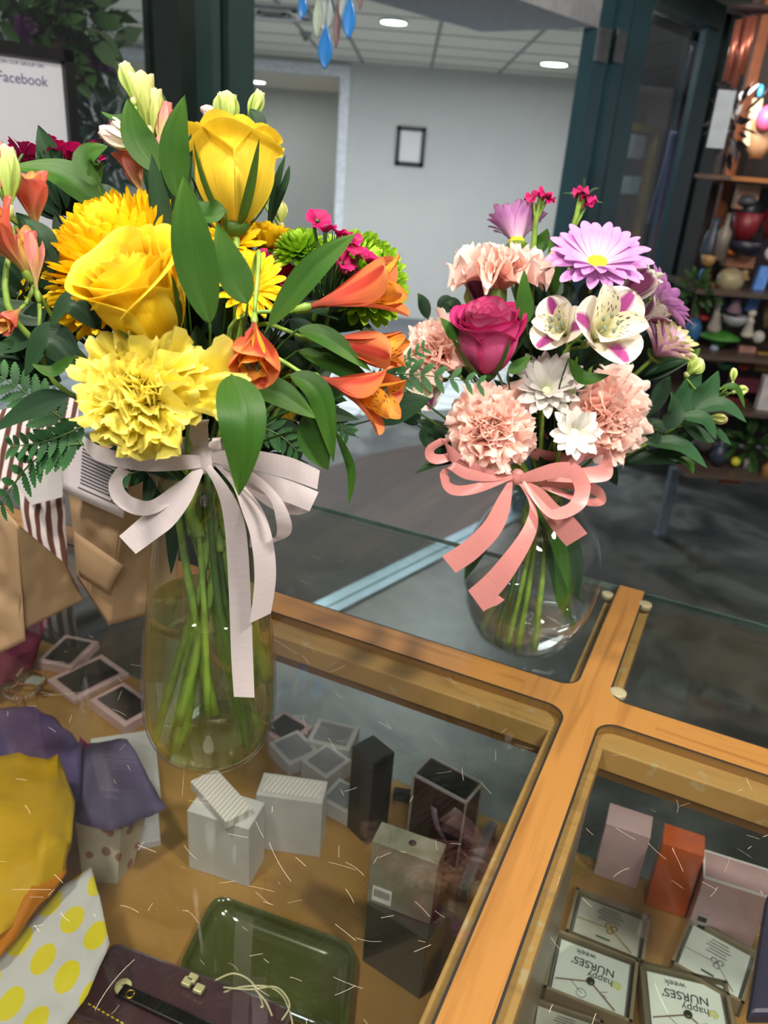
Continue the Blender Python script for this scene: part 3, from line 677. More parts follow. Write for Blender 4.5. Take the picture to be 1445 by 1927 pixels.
t, p, e1, e2, h = cbox3('perfume_box', (823, 1626), (840, 1588), (703, 1575), (809, 1741), 'silver grey perfume box with a barcode, standing on the dark glossy box', mat('silver_film', 'A8A69A', .3, metal=.25, col2='8A8874'), zb=zt_, mtop=None)
n_ = Vector((0, 0, 1)).cross(e2).normalized()
if n_.dot(CAM-p) < 0: n_ = -n_
lb_ = MB(); q = p+e2*.62+n_*.0006+Vector((0, 0, .006)); lb_.box(q, e2*.3, n_*.0003, (0, 0, h*.24)); lbo = lb_.build('barcode_label', M_['white'], t, smooth=False)
bc = MB()
for i in range(9): bc.box(q+e2*(.03+.028*i)+n_*.0004+Vector((0, 0, h*.08)), e2*.012, n_*.0002, (0, 0, h*.12))
bc.build('barcode', M_['black'], lbo, smooth=False)
md = MB(); cc_ = p+e1*.5+e2*.45+Vector((0, 0, h)); md.lathe([(.004, cc_.z+.0006), (.0035, cc_.z+.001)], Matrix.Translation((cc_.x, cc_.y, 0)), 16, False, True); md.build('lid_dot', M_['dark'], t)
t, p, e1, e2, h = cbox3('gift_box', (874, 1510), (907, 1475), (785, 1451), (858, 1636), 'plum gift box with pale edges, black lid and lilac ribbon near the frame', mat('plum_box', '3B2A33', .35, coat=.3), mtop=dkglass)
eg = MB()
E4 = [p, p+e1, p+e1+e2, p+e2]
for i in range(4):
    a, b = E4[i]+Vector((0, 0, h)), E4[(i+1) % 4]+Vector((0, 0, h)); eg.tube([a, b], .0022, 4, sub=1); eg.tube([E4[i], a], .0018, 4, sub=1)
eg.build('pale_edging', mat('silver_edging', 'B5AFAF', .4), t, smooth=False)
n_ = Vector((0, 0, 1)).cross(e2).normalized(); n_ = n_ if n_.dot(CAM-p) > 0 else -n_
lil = mat('lilac_satin', '9C7C96', .3, coat=.3)
rb = MB(); 
def rfn(u, v): return p+e2*(.55-.3*u)+n_*(.002+.006*math.sin(PI*u))+Vector((0, 0, h*(.72-.38*u)))+e2*(.12*(v-.5))
rb.grid(10, 2, rfn); rb.build('ribbon_tail', lil, t, solid=.0005)
n2 = Vector((0, 0, 1)).cross(e1).normalized(); n2 = n2 if n2.dot(CAM-p) > 0 else -n2
rb = MB()
def rfn(u, v): return p+e1*(.1+.7*u)+n2*(.002+.006*math.sin(PI*u))+Vector((0, 0, h*(.5-.32*u)))+e1*(.2*(v-.5))
rb.grid(10, 2, rfn); rb.build('ribbon_tail', lil, t, solid=.0005)
cbox3('ring_box', (782, 1500), (783, 1486), (742, 1480), (780, 1513), 'small black ring box between the charcoal and plum boxes', mat('black_ring_box', '17181C', .3), mtop=dkglass)
cbox3('bracelet_box', (880, 1676), (937, 1548), (862, 1663), (876, 1700), 'long narrow lilac grey box beside the centre rail', mat('lilac_grey_box', '8D8288', .35), mtop=None)
cbox3('gift_box', (597, 1512), (617, 1470), (486, 1482), (601, 1614), 'square white box with striped lid, left of the charcoal box', wbox, mtop=stripe)
t, p, e1, e2, h = cbox3('gift_box', (462, 1561), (499, 1510), (362, 1510), (468, 1670), 'tall white box in front of the left vase, under the striped carton', wbox)
zt2 = ZS+h
cbox3('gift_box', (425, 1547), (475, 1520), (398, 1450), None, 'small striped carton resting on top of the tall white box', stripe, zb=zt2, h=.012)
for (c0, c1, c3, bot, lb, mm) in (
    ((650, 1413), (677, 1369), (584, 1380), (655, 1442), 'silvery window box at the rear, topmost beside the charcoal box', wbox),
    ((539, 1440), (601, 1413), (506, 1397), (543, 1462), 'silvery window box tilted against the left vase', wbox),
    ((610, 1465), (662, 1430), (575, 1425), (612, 1495), 'silvery window box behind the square striped box', wbox),
    ((650, 1530), (690, 1490), (622, 1480), (652, 1556), 'silvery window box tucked beside the charcoal box', wbox),
    ((540, 1405), (590, 1368), (500, 1360), (541, 1418), 'pale pink window box behind the left vase foot', pinkbox),
    ((138, 1257), (186, 1207), (61, 1250), (136, 1272), 'pale pink window box at the far left, rear of the trio', pinkbox),
    ((138, 1319), (243, 1267), (105, 1271), (140, 1328), 'pale pink window box in the middle of the left trio', pinkbox),
    ((233, 1367), (300, 1330), (200, 1300), (236, 1385), 'pale pink window box of the left trio, nearest the vase', pinkbox)):
    cbox3('window_box', c0, c1, c3, bot, lb, mm, mtop=dkglass if mm is pinkbox else mat('grey_window', '8A8B92', .15, coat=.5), group='window jewellery boxes')
cbox3('gift_box', (303, 1500), (290, 1372), (170, 1500), None, 'flat white box left of the vase beneath purple tissue', wbox, h=.02)
cbox3('gift_box', (303, 1580), (297, 1520), (243, 1598), (303, 1592), 'small white carton standing below the purple tissue', wbox)
# right bay
clear = mat('orange_box', 'CC5A20', .3, var=.06, coat=.5, scale=60)
t, p, e1, e2, h = cbox3('perfume_box', (1138, 1548), (1224, 1577), (1148, 1510), (1116, 1645), 'pale pink perfume box standing left of the orange one', pinkbox)
t, p, e1, e2, h = cbox3('perfume_box', (1245, 1585), (1326, 1612), (1250, 1548), (1213, 1702), 'bright orange perfume box between two pink boxes', clear)
t, p, e1, e2, h = cbox3('perfume_box', (1325, 1650), (1450, 1690), (1333, 1603), (1290, 1755), 'wide pink perfume box with white edges at the right', mat('dusty_pink_box', 'BC989C', .35, var=.05, coat=.4))
n_ = Vector((0, 0, 1)).cross(e1).normalized(); n_ = n_ if n_.dot(CAM-p) > 0 else -n_
q = p+e1*.08+n_*.0006+Vector((0, 0, h*.1)); lb_ = MB(); lb_.box(q, e1*.2, n_*.0003, (0, 0, h*.32)); lbo = lb_.build('price_label', mat('label_paper', 'B5A3A8', .6), t, smooth=False)
bc = MB(); bc.box(q+e1*.02+n_*.0004+Vector((0, 0, h*.18)), e1*.14, n_*.0002, (0, 0, h*.08)); bc.box(q+e1*.05+n_*.0004+Vector((0, 0, h*.05)), e1*.12, n_*.0002, (0, 0, h*.07)); bc.build('barcode', M_['black'], lbo, smooth=False)
eg = MB(); E4 = [p, p+e1, p+e1+e2, p+e2]
for i in range(4): eg.tube([E4[i]+Vector((0, 0, h)), E4[(i+1) % 4]+Vector((0, 0, h))], .0014, 4, sub=1)
eg.build('white_edging', M_['white'], t, smooth=False)
# necklace boxes with printed cards
kraft_tray = mat('kraft_tray', '8E7B62', .6); inklet = mat('pencil_ink', '3B3B3D', .7); yel = mat('pale_yellow_print', 'D9D58A', .6)
def necklace_box(c, lab, kind, zl=.022):
    """c: the four lid corners seen in the photo, from the reader's top left of the upside down card"""
    zt = ZS+zl
    P = [Z(x, y, zt) for x, y in c]     # TL, TR, BR, BL as seen
    o = P[3]; ex = P[2]-P[3]; ey = P[0]-P[3]; ey = ey-ex*(ey.dot(ex)/ex.length_squared)
    b = o.copy(); b.z = ZS
    t = thing('necklace_box', b, lab, 'jewellery box', 'boxed necklaces on cards')
    m1 = MB(); w1 = .0035; u1, u2 = ex.normalized()*w1, ey.normalized()*w1; H = Vector((0, 0, zl))
    m1.box(b, ex, ey, (0, 0, .002))
    m1.box(b, ex, u2, H); m1.box(b+ey-u2, ex, u2, H); m1.box(b, u1, ey, H); m1.box(b+ex-u1, u1, ey, H)
    m1.build('tray', kraft_tray, t, smooth=False)
    zc = zl-.006
    a = b+ex*.09+ey*.09+Vector((0, 0, zc)); cx_, cy_ = ex*.82, ey*.82
    m1 = MB(); m1.box(b+ex*.05+ey*.05+Vector((0, 0, zc-.003)), ex*.9, ey*.9, (0, 0, .001)); m1.build('mount', mat('grey_mount', '6E6C6C', .6), t, smooth=False)
    m1 = MB(); m1.box(a, cx_, cy_, (0, 0, .0008)); card = m1.build('card', M_['white'] if kind != 'plain' else mat('cream_card', 'C9BFB6', .6), t, smooth=False)
    # writing is upside down for the viewer
    x = -ex.normalized(); y = -ey.normalized(); sz = ey.length
    def cm(u, v):
        q = a+cx_*u+cy_*v+Vector((0, 0, .0012)); return Matrix(((x.x, y.x, 0, q.x), (x.y, y.y, 0, q.y), (0, 0, 1, q.z), (0, 0, 0, 1)))
    if kind == 'nurse':
        text('lettering', 'happy', sz*.15, cm(.62, .57), inklet, t, .0001)
        text('lettering', "NURSES'", sz*.165, cm(.5, .76), inklet, t, .0001, bold=.0001)
        text('lettering', 'week', sz*.13, cm(.38, .93), inklet, t, .0001)
        m1 = MB()
        for i in range(7):
            ang = i*2.4; q = a+cx_*.86+cy_*.5+Vector((math.cos(ang)*.003, math.sin(ang)*.003, .001)); m1.ball(q, .0022, 5, (1, 1, .15))
        m1.build('flower_print', yel, t)
        m1 = MB()
        q = a+cx_*.4+cy_*.12+Vector((0, 0, .001)); m1.tube([q+Vector((.005*math.cos(k), .005*math.sin(k), 0)) for k in [i*.7 for i in range(10)]], .0003, 4, sub=3)
        m1.tube([a+cx_*.22+cy_*.3+Vector((0, 0, .001)), q], .0003, 4, sub=1)
        m1.tube([a+cx_*(.7+.05*math.cos(k))+cy_*(.2+.02*k)+Vector((0, 0, .001)) for k in range(7)], .0003, 4)
        m1.build('line_drawing', inklet, t)
        g0, g1, g2 = a+cx_*.03+cy_*.2, a+cx_*.5+cy_*.38, a+cx_*.88+cy_*.02
        m1 = MB()
        for (s, e) in ((g0, g1), (g1, g2)):
            s = s+Vector((0, 0, .002)); e = e+Vector((0, 0, .002)); n = 26
            for i in range(n): m1.ball(s.lerp(e, i/n)+Vector((0, 0, .0002*(i % 2))), .0008, 4)
        ch = m1.build('chain', mat('rose_chain', 'A27C62', .3, metal=.8), t)
        m1 = MB(); m1.lathe([(.0035, 0), (.0045, .001), (.004, .0025), (.002, .003)], Matrix.Translation(g1+Vector((0, 0, .0015))), 14, True, True); m1.build('pendant', mat('dark_pendant', '4A3F3A', .3, metal=.6), ch)
    else:
        m1 = MB()
        for i in range(5):
            wv = .3+.06*((i*7) % 3); m1.box(a+cx_*(.5-wv*.5)+cy_*(.9-i*.07)+Vector((0, 0, .001)), cx_*wv, cy_*.018, (0, 0, .0002))
        m1.box(a+cx_*.35+cy_*.14+Vector((0, 0, .001)), cx_*.22, cy_*.04, (0, 0, .0002)); m1.build('print', inklet, t, smooth=False)
        g0, g1, g2 = a+cx_*.02+cy_*.42, a+cx_*.55+cy_*.45, a+cx_*.92+cy_*.05
        m1 = MB()
        for (s, e) in ((g0, g1), (g1, g2)):
            s = s+Vector((0, 0, .002)); e = e+Vector((0, 0, .002)); n = 22
            for i in range(n): m1.ball(s.lerp(e, i/n), .0007, 4)
        gm = M_['gold'] if kind == 'plain' else M_['silver']
        ch = m1.build('chain', gm, t)
        m1 = MB()
        for i in range(3):
            q = g1+Vector((.004*math.cos(i*2.1), .004*math.sin(i*2.1), .002)); m1.tube([q+Vector((.003*math.cos(k*.9), .003*math.sin(k*.9), 0)) for k in range(8)], .0007, 5, sub=3)
        m1.build('pendant', gm, ch)
    # clear lid
    m1 = MB(); m1.box(b+Vector((0, 0, zl)), ex, ey, (0, 0, .0006)); m1.build('clear_lid', M_['glass'], t, smooth=False)
    return t
necklace_box([(1092, 1672), (1232, 1728), (1212, 1812), (1064, 1752)], 'boxed gold necklace on a cream card, rear left below the pink box', 'plain')
necklace_box([(1060, 1752), (1215, 1822), (1190, 1925), (1022, 1858)], "necklace box with Nurses' week card and dark pendant, beside the centre rail", 'nurse')
necklace_box([(1225, 1812), (1395, 1866), (1395, 1985), (1215, 1940)], "necklace box with Nurses' week card cut off by the bottom edge", 'nurse')
necklace_box([(1300, 1722), (1445, 1788), (1400, 1890), (1262, 1810)], 'boxed silver necklace on a grey card with clear lid at the right', 'silver')
necklace_box([(1018, 1880), (1150, 1930), (1130, 2010), (990, 1960)], 'necklace box with cream card at the lower left of the right bay', 'plain')
# dark navy wallet standing on the right edge of the counter
m1 = MB(); a, b, c = Z(1400, 1930, TOP), Z(1437, 1700, TOP), Z(1560, 1700, TOP)
m1.box(a, b-a, c-b, (0, 0, .012)); o = m1.build('navy_notebook', mat('navy_cover', '14162A', .5), smooth=False, bevel=.003); tag(o, 'dark navy notebook lying at the right edge of the counter', 'notebook')
# ------------------------------------------------------------------ front left: tray, pouch, watches, cord
def zpts(L, z): return [Z(x, y, z) for x, y in L]
def rounded(P, r, n=6):
    out = []; k = len(P)
    for i in range(k):
        p0, p, p1 = P[i-1], P[i], P[(i+1) % k]; a = p+(p0-p).normalized()*r; b = p+(p1-p).normalized()*r
        for j in range(n+1):
            t = j/n; out.append(a*(1-t)**2+p*2*t*(1-t)+b*t*t)
    return out
I4 = Matrix.Identity(4)
P = zpts([(405, 1680), (672, 1778), (652, 1960), (330, 1830)], ZS+.02)
t = thing('green_tray', P[0].lerp(P[2], .5)-Vector((0, 0, .02)), 'olive green glossy tray with rounded corners on the shelf', 'tray')
oli = mat('olive_gloss', '4C5230', .12, coat=.8, var=.1, scale=6)
R0 = rounded(P, .02); c_ = sum(R0, Vector())/len(R0)
m1 = MB(); rings = [(1.0, 0), (.975, .001), (.95, -.006), (.9, -.015), (.5, -.016)]; n = len(R0)
for kx, (s, dz) in enumerate(rings):
    for q in R0: m1.v.append(c_+(q-c_)*s+Vector((0, 0, dz))); m1.uv.append((0, 0))
for i in range(len(rings)-1):
    for j in range(n): m1.f.append((i*n+j, i*n+(j+1) % n, (i+1)*n+(j+1) % n, (i+1)*n+j)); m1.fm.append(0)
m1.f.append(tuple((len(rings)-1)*n+j for j in range(n))); m1.fm.append(0)
for q in R0: m1.v.append(c_+(q-c_)*.96+Vector((0, 0, -.0185))); m1.uv.append((0, 0))
b = len(rings)*n
for j in range(n): m1.f.append((j, (j+1) % n, b+(j+1) % n, b+j)); m1.fm.append(0)
m1.build('dish', oli, t)
P = zpts([(212, 1768), (552, 1895), (520, 2010), (128, 1915)], ZS+.03)
t = thing('watch_case', P[0].lerp(P[2], .5)-Vector((0, 0, .03)), 'plum watch case with clear glossy cover at the lower left', 'watch case')
plum = mat('plum_satin', '4A343C', .25, coat=.9, var=.05)
R0 = [q for q in rounded(P, .012)]; m1 = MB(); prism(m1, [(q.x, q.y) for q in R0], ZS+.001, ZS+.03, I4); m1.build('case_body', plum, t, smooth=False, bevel=.004)
st_ = MB(); s, e = Z(165, 1890, ZS+.0305), Z(235, 1930, ZS+.0305)
for i in range(8): st_.box(s.lerp(e, i/8), (e-s)*.07, Vector((0, 0, 1)).cross(e-s).normalized()*.0014, (0, 0, .0004))
st_.build('yellow_stitching', mat('yellow_thread', 'E0C83C', .6), t, smooth=False)
t = thing('watch_bracelet', Z(310, 1875, ZS+.032), 'black strap watch with cream dial and charms on the plum case', 'watch')
m1 = MB(); zz = ZS+.034; a, b = Z(228, 1865, zz), Z(400, 1945, zz); sd = Vector((0, 0, 1)).cross(b-a).normalized()*.0065
m1.box(a-sd, b-a, sd*2, (0, 0, .004)); stp = m1.build('strap', M_['black'], t, smooth=False, bevel=.0012)
m1 = MB(); q = Z(232, 1858, zz); m1.lathe([(.008, -.002), (.0085, .001), (.0075, .003), (.001, .0032)], Matrix.Translation(q), 24, True); m1.build('dial', mat('cream_dial', 'D8D09C', .3), t)
for (x, y) in ((340, 1855), (362, 1868), (350, 1848)):
    q = Z(x, y, zz); m1 = MB(); m1.box(q, Vector((.009, -.003, 0)), Vector((.003, .008, 0)), (0, 0, .005)); m1.build('charm', mat('cream_charm', 'DDD6A8', .3, metal=.3), t, smooth=False, bevel=.001)
q = Z(245, 1872, zz+.004); m1 = MB(); m1.tube([q+Vector((.004*math.cos(k), .004*math.sin(k), .001)) for k in [i*1.05 for i in range(7)]], .0009, 6, sub=3); m1.build('gold_buckle', M_['gold'], stp)
m1 = MB(); zz = ZS+.03
m1.tube([Z(x, y, zz+.004*math.sin(i)) for i, (x, y) in enumerate(((405, 1845), (440, 1832), (475, 1850), (495, 1895), (470, 1880), (440, 1860), (420, 1868), (450, 1858), (500, 1856), (530, 1872), (545, 1905), (552, 1935)))], .0009, 6)
m1.tube([Z(x, y, zz+.006) for x, y in ((420, 1858), (470, 1862), (520, 1858), (545, 1890), (530, 1920))], .0009, 6)
m1.tube([Z(x, y, zz+.008) for x, y in ((480, 1862), (500, 1885), (512, 1912))], .0009, 6)
o = m1.build('coiled_cord', mat('cream_cord', 'C8C29A', .5)); tag(o, 'thin cream cord coiled on the green tray edge', 'cord')
# ------------------------------------------------------------------ tissue, dotted bag, jewellery at the left
def linspl(P, sub):
    return [P[i].lerp(P[i+1], k/sub) for i in range(len(P)-1) for k in range(sub)]+[P[-1]]
def sheet(name, rows, mt, lab, cat='tissue paper', crump=.004, nu=14, nv=14, parent=None, group=None):
    """rows of (px,py,z) control points, lofted, crumpled"""
    R = [linspl([Z(x, y, z) for x, y, z in r], 6) for r in rows]; m1 = MB(); K = len(R)
    cols = [linspl([R[i][j] for i in range(K)], 6) if K > 2 else [R[0][j].lerp(R[1][j], k/8) for k in range(9)] for j in range(len(R[0]))]
    n, m_ = len(cols)-1, len(cols[0])-1
    def fn(u, v):
        p = cols[round(u*n)][round(v*m_)]; k = abs(noise.noise(p*20))*3.0+abs(noise.noise(p*45+Vector((5, 2, 1))))*1.2-1.2
        return p+Vector((0, 0, crump*k))
    m1.grid(n, m_, fn); o = m1.build(name, mt, parent, solid=.0006)
    if parent is None: tag(o, lab, cat, group)
    return o
def tissue(name, c, c2): return petalmat(name, [(0, c), (.5, c2), (1, c)], transl=.35, veins=.04, rough=.6)
ytis = tissue('yellow_tissue', 'DDB814', 'D2A60C'); ptis = tissue('purple_tissue', '75639A', '685385'); mtis = tissue('magenta_tissue', '9A2F60', '7C2450')
h1 = ZS+.10
bag = thing('dotted_gift_bag', Z(60, 1900, ZS), 'white gift bag with yellow dots stuffed with yellow tissue at the lower left', 'gift bag')
# cone front panel
PP = [Z(175, 1635, h1+.03), Z(205, 1770, h1), Z(110, 1960, h1-.03), Z(-60, 1990, h1-.03), Z(-60, 1890, h1), Z(90, 1690, h1+.02)]
def dots(name):
    m, nt, out = newmat(name); b = nt.nodes.new('ShaderNodeBsdfPrincipled'); tc = N(nt, 'ShaderNodeTexCoord')
    vo = N(nt, 'ShaderNodeTexVoronoi'); vo.inputs['Randomness'].default_value = 0; vo.inputs['Scale'].default_value = 1
    mp = N(nt, 'ShaderNodeMapping'); mp.inputs['Rotation'].default_value = (0, 0, .35); mp.inputs['Scale'].default_value = (33, 22, 0); nt.links.new(tc.outputs['Object'], mp.inputs[0]); nt.links.new(mp.outputs[0], vo.inputs['Vector'])
    c = ramp(nt, vo.outputs['Distance'], [(.0, 'C4B62E'), (.33, 'C4B62E'), (.35, 'B5B3B4')]); nt.links.new(c, b.inputs['Base Color']); b.inputs['Roughness'].default_value = .4; nt.links.new(b.outputs[0], out.inputs[0]); return m
sheet('paper_panel', [[(172, 1634, h1), (120, 1665, h1), (60, 1730, h1), (-40, 1850, h1)], [(188, 1690, h1), (135, 1760, h1), (80, 1840, h1), (-20, 1930, h1)], [(206, 1775, h1), (165, 1870, h1), (110, 1950, h1), (20, 2000, h1)]], dots('dotted_paper'), '', parent=bag, crump=.002)
sheet('tissue_sheet', [[(-60, 1370, h1+.06), (0, 1420, h1+.06), (108, 1418, h1+.07), (112, 1425, h1+.06)], [(-60, 1500, h1+.06), (0, 1500, h1+.06), (100, 1490, h1+.06), (141, 1500, h1+.05)], [(-60, 1650, h1+.05), (0, 1640, h1+.05), (80, 1600, h1+.06), (134, 1580, h1+.05)], [(-60, 1800, h1+.02), (0, 1760, h1+.03), (70, 1690, h1+.03), (120, 1640, h1+.03)]], ytis, '', parent=bag, crump=.007)
sheet('tissue_sheet', [[(-40, 1580, h1+.04), (60, 1575, h1+.05), (122, 1580, h1+.04)], [(-40, 1700, h1+.03), (60, 1680, h1+.04), (125, 1640, h1+.03)], [(-60, 1850, h1+.01), (0, 1800, h1+.02), (60, 1720, h1+.02)]], tissue('amber_tissue', 'D98C0C', 'C97A08'), '', parent=bag, crump=.006)
# purple tissue bunch in its own bag
pb = thing('purple_tissue_bag', Z(150, 1560, ZS), 'small floral gift bag with purple tissue spilling out, left of the vase', 'gift bag')
sheet('tissue_sheet', [[(-60, 1330, h1+.02), (20, 1322, h1+.03), (90, 1340, h1+.03), (125, 1370, h1+.02)], [(-60, 1400, h1+.02), (20, 1400, h1+.04), (100, 1400, h1+.03), (155, 1400, h1+.02)], [(-60, 1520, h1), (30, 1500, h1+.01), (100, 1500, h1+.01), (150, 1510, h1)]], ptis, '', parent=pb, crump=.007)
sheet('tissue_sheet', [[(160, 1395, h1), (200, 1390, h1+.02), (240, 1400, h1+.01)], [(145, 1450, h1), (215, 1440, h1+.02), (280, 1460, h1)], [(140, 1540, h1-.01), (210, 1560, h1), (314, 1520, h1-.02)]], tissue('lavender_tissue', '75698F', '6B6080'), '', parent=pb, crump=.006)
sheet('tissue_sheet', [[(150, 1385, h1), (170, 1400, h1+.005)], [(145, 1450, h1-.01), (180, 1430, h1-.005)]], mtis, '', parent=pb, crump=.003)
fl = MB(); a, b, c = Z(142, 1545, ZS+.07), Z(228, 1560, ZS+.07), Z(188, 1660, ZS+.0)
def pats(name):
    m, nt, out = newmat(name); b = nt.nodes.new('ShaderNodeBsdfPrincipled'); tc = N(nt, 'ShaderNodeTexCoord')
    vo = N(nt, 'ShaderNodeTexVoronoi'); vo.inputs['Scale'].default_value = 45; nt.links.new(tc.outputs['Object'], vo.inputs['Vector'])
    c = ramp(nt, vo.outputs['Distance'], [(0, '5F7A72'), (.25, 'A5665C'), (.3, 'BDB4A0')]); nt.links.new(c, b.inputs['Base Color']); nt.links.new(b.outputs[0], out.inputs[0]); return m
pm = pats('floral_paper'); fl.poly([a, b, c+Vector((.02, 0, 0)), c-Vector((.02, 0, 0))]); fl.poly([b, b+Vector((.02, .04, 0)), c+Vector((.03, .03, 0)), c+Vector((.02, 0, 0))]); fl.build('paper_panel', pm, pb, smooth=False, solid=.0006)
sheet('magenta_tissue', [[(-60, 1230, ZS+.05), (40, 1190, ZS+.05), (95, 1165, ZS+.05)], [(-60, 1260, ZS+.05), (30, 1235, ZS+.06), (80, 1200, ZS+.05)], [(-60, 1330, ZS+.03), (0, 1290, ZS+.04), (60, 1250, ZS+.03)]], mtis, 'crumpled magenta tissue under the kraft bags at the left edge', crump=.008)
jb = thing('bead_bracelet_pile', Z(50, 1290, ZS), 'tangle of rose gold bead bracelets with a price tag at the left edge', 'jewellery')
rg = mat('rose_gold_bead', 'B77B62', .2, metal=.8); rnd = random.Random(11)
for k in range(5):
    c = Z(rnd.uniform(0, 90), rnd.uniform(1265, 1320), ZS+.012+.004*k); n = 26; m1 = MB(); R = rnd.uniform(.018, .026); tl = Vector((rnd.uniform(-.3, .3), rnd.uniform(-.3, .3), 1)).normalized(); ux = tl.orthogonal().normalized(); uy = tl.cross(ux)
    for i in range(n): m1.ball(c+ux*R*math.cos(i*2*PI/n)+uy*R*math.sin(i*2*PI/n), .0024, 5)
    m1.build('bead_strand', rg if k % 2 else mat('clear_bead', 'A89A90', .1, coat=.8), jb)
m1 = MB(); q = Z(45, 1285, ZS+.035); m1.box(q, (.024, -.006, .002), (.006, .016, .002), (0, 0, .0006)); m1.build('price_tag', mat('grey_tag', '9CA09A', .5), jb, smooth=False)
# ------------------------------------------------------------------ vases
vglass = glassmat('clear_vase_glass', (.985, .99, .985), 1.5)
def axis_z(px, py, P):          # height of a point on the vertical through P seen at the pixel
    d = ray(px, py); t = (Vector(P)-CAM).xy.length/d.xy.length; return CAM.z+d.z*t
def vase(name, base, prof, lab, water_z, water_col, wall=.0022):
    """prof: [(radius, z above counter)] bottom to rim"""
    t = thing(name, base, lab, 'vase')
    T = Matrix.Translation(base)
    P = spline([Vector((r, z, 0)) for r, z in prof], 6); P = [(p.x, p.y) for p in P]
    m1 = MB(); m1.lathe([(.0005, .0015)]+P, T, 56)
    inner = [(max(.0005, r-wall), max(z, .006)) for r, z in P][::-1]
    m1.lathe([P[-1], (P[-1][0]-wall*.5, P[-1][1]+.001)]+inner+[(.0005, .006)], T, 56)
    m1.build('vase_body', vglass, t)
    w_ = [(max(.0005, r-wall*1.2), max(z, .0065)) for r, z in P if z < water_z]
    rw = w_[-1][0]
    m1 = MB(); m1.lathe([(.0004, .0065)]+w_+[(rw, water_z), (.0004, water_z)], T, 48)
    m1.build('water', refrmat(name+'_water', *water_col), t)
    return t, P
BL = Z(397, 1393, TOP); BR = Z(980, 1196, TOP)
def rz(pairs, B, cx=None):      # (halfwidth px, image y) to (radius m, z)
    out = []
    for hw, y, x in pairs:
        z = axis_z(x, y, B); p = Vector((B.x, B.y, z)); out.append((hw*pxm(p), z-TOP))
    return out
profL = [(.030, .0), (.044, .0015)]+rz([(118, 1352, 396), (125, 1290, 395), (121, 1200, 393), (108, 1100, 391), (95, 1000, 389), (91, 940, 388), (100, 895, 386), (113, 868, 385)], BL)
profR = [(.026, .0), (.038, .0015)]+rz([(88, 1185, 981), (116, 1130, 983), (127, 1060, 985), (110, 990, 985), (72, 945, 984), (55, 925, 984), (58, 905, 982), (75, 888, 982)], BR)
print('profL', [(round(a*100, 1), round(b*100, 1)) for a, b in profL]); print('profR', [(round(a*100, 1), round(b*100, 1)) for a, b in profR])
zwL = axis_z(395, 1130, BL)-TOP; zwR = axis_z(985, 1110, BR)-TOP
vase('tall_flared_vase', BL, profL, 'tall clear glass vase with pale yellow water on the glass counter, left', zwL, ((.985, .985, .88), (.93, .92, .62), 'EEEAA0', .07))
vase('rounded_ginger_vase', BR, profR, 'rounded clear glass vase with a narrow neck, right of the tall one', zwR, ((.985, .99, .985), (.93, .95, .94), 'E8EEE8', .03))
HL = profL[-1][1]; HR = profR[-1][1]
# ------------------------------------------------------------------ flower materials
P_ = {}
P_['yrose'] = petalmat('yellow_rose_petal', [(0, 'EBC024'), (.5, 'FBD21F'), (1, 'FDE23A')], edge='FCE650', edgew=.1, veins=.05)
P_['yrose2'] = petalmat('pale_yellow_rose_petal', [(0, 'D9C03A'), (.5, 'EFCF3A'), (1, 'F6DB3C')], edge='FBE04A', edgew=.08, veins=.07)
P_['ycarn'] = petalmat('lemon_carnation_petal', [(0, 'E6C01A'), (.5, 'F5DE2C'), (1, 'FAEE70')], edge='F9EE7C', edgew=.1, veins=.06)
P_['ycarn2'] = petalmat('yellow_carnation_petal', [(0, 'DDB81C'), (.55, 'EFD22C'), (1, 'F6E25A')], veins=.06)
P_['ymum'] = petalmat('yellow_mum_petal', [(0, 'E8B400'), (.6, 'FFD60A'), (1, 'FFE22E')], veins=.05, transl=.35)
P_['gmum'] = petalmat('lime_mum_petal', [(0, '4E8A12'), (.6, '8FC322'), (1, 'B4DB48')], veins=.08)
P_['pcarn'] = petalmat('blush_carnation_petal', [(0, 'F4A686'), (.5, 'FBC8B6'), (1, 'FDDDD2')], edge='FEE8E0', edgew=.08, veins=.03, transl=.42)
P_['prose'] = petalmat('magenta_rose_petal', [(0, 'B8407A'), (.6, 'D95C94'), (.9, 'D2448A'), (1, 'BE2468')], edge='C4286C', edgew=.1, veins=.08, transl=.2)
P_['prosein'] = petalmat('dusky_rose_petal', [(0, 'C46A90'), (.7, 'D08AA4'), (1, 'B8306A')], veins=.08, transl=.2)
P_['lav'] = petalmat('lavender_daisy_petal', [(0, 'F0E2C8'), (.15, 'E9C4E2'), (.5, 'D79ADB'), (1, 'DFA6E0')], veins=.07)
P_['wht'] = petalmat('white_mum_petal', [(0, 'D2D6AC'), (.25, 'E4E2DC'), (1, 'EBE8E6')], veins=.03)
P_['lavg'] = petalmat('green_tipped_lavender_petal', [(0, 'C08BB4'), (.5, 'DDB6D2'), (.75, 'D9CFA0'), (1, 'C6CF52')], veins=.06)
P_['orao'] = petalmat('orange_lily_petal', [(0, '9A4A3A'), (.25, 'D4604A'), (.6, 'EC8650'), (1, 'F0945C')], stripe=('CC4A3C', .2, .12), veins=.1)
P_['orai'] = petalmat('orange_inner_petal', [(0, 'E8A02A'), (.45, 'F8C23A'), (.8, 'F59A40'), (1, 'F08A48')], flecks='7A2A18', veins=.1)
P_['corao'] = petalmat('coral_lily_petal', [(0, 'B9B45A'), (.3, 'DE7C66'), (.75, 'EC7468'), (1, 'F0998A')], veins=.12)
P_['corai'] = petalmat('coral_inner_petal', [(0, 'C8B850'), (.5, 'EBC05A'), (1, 'E88868')], flecks='8A3028', veins=.1)
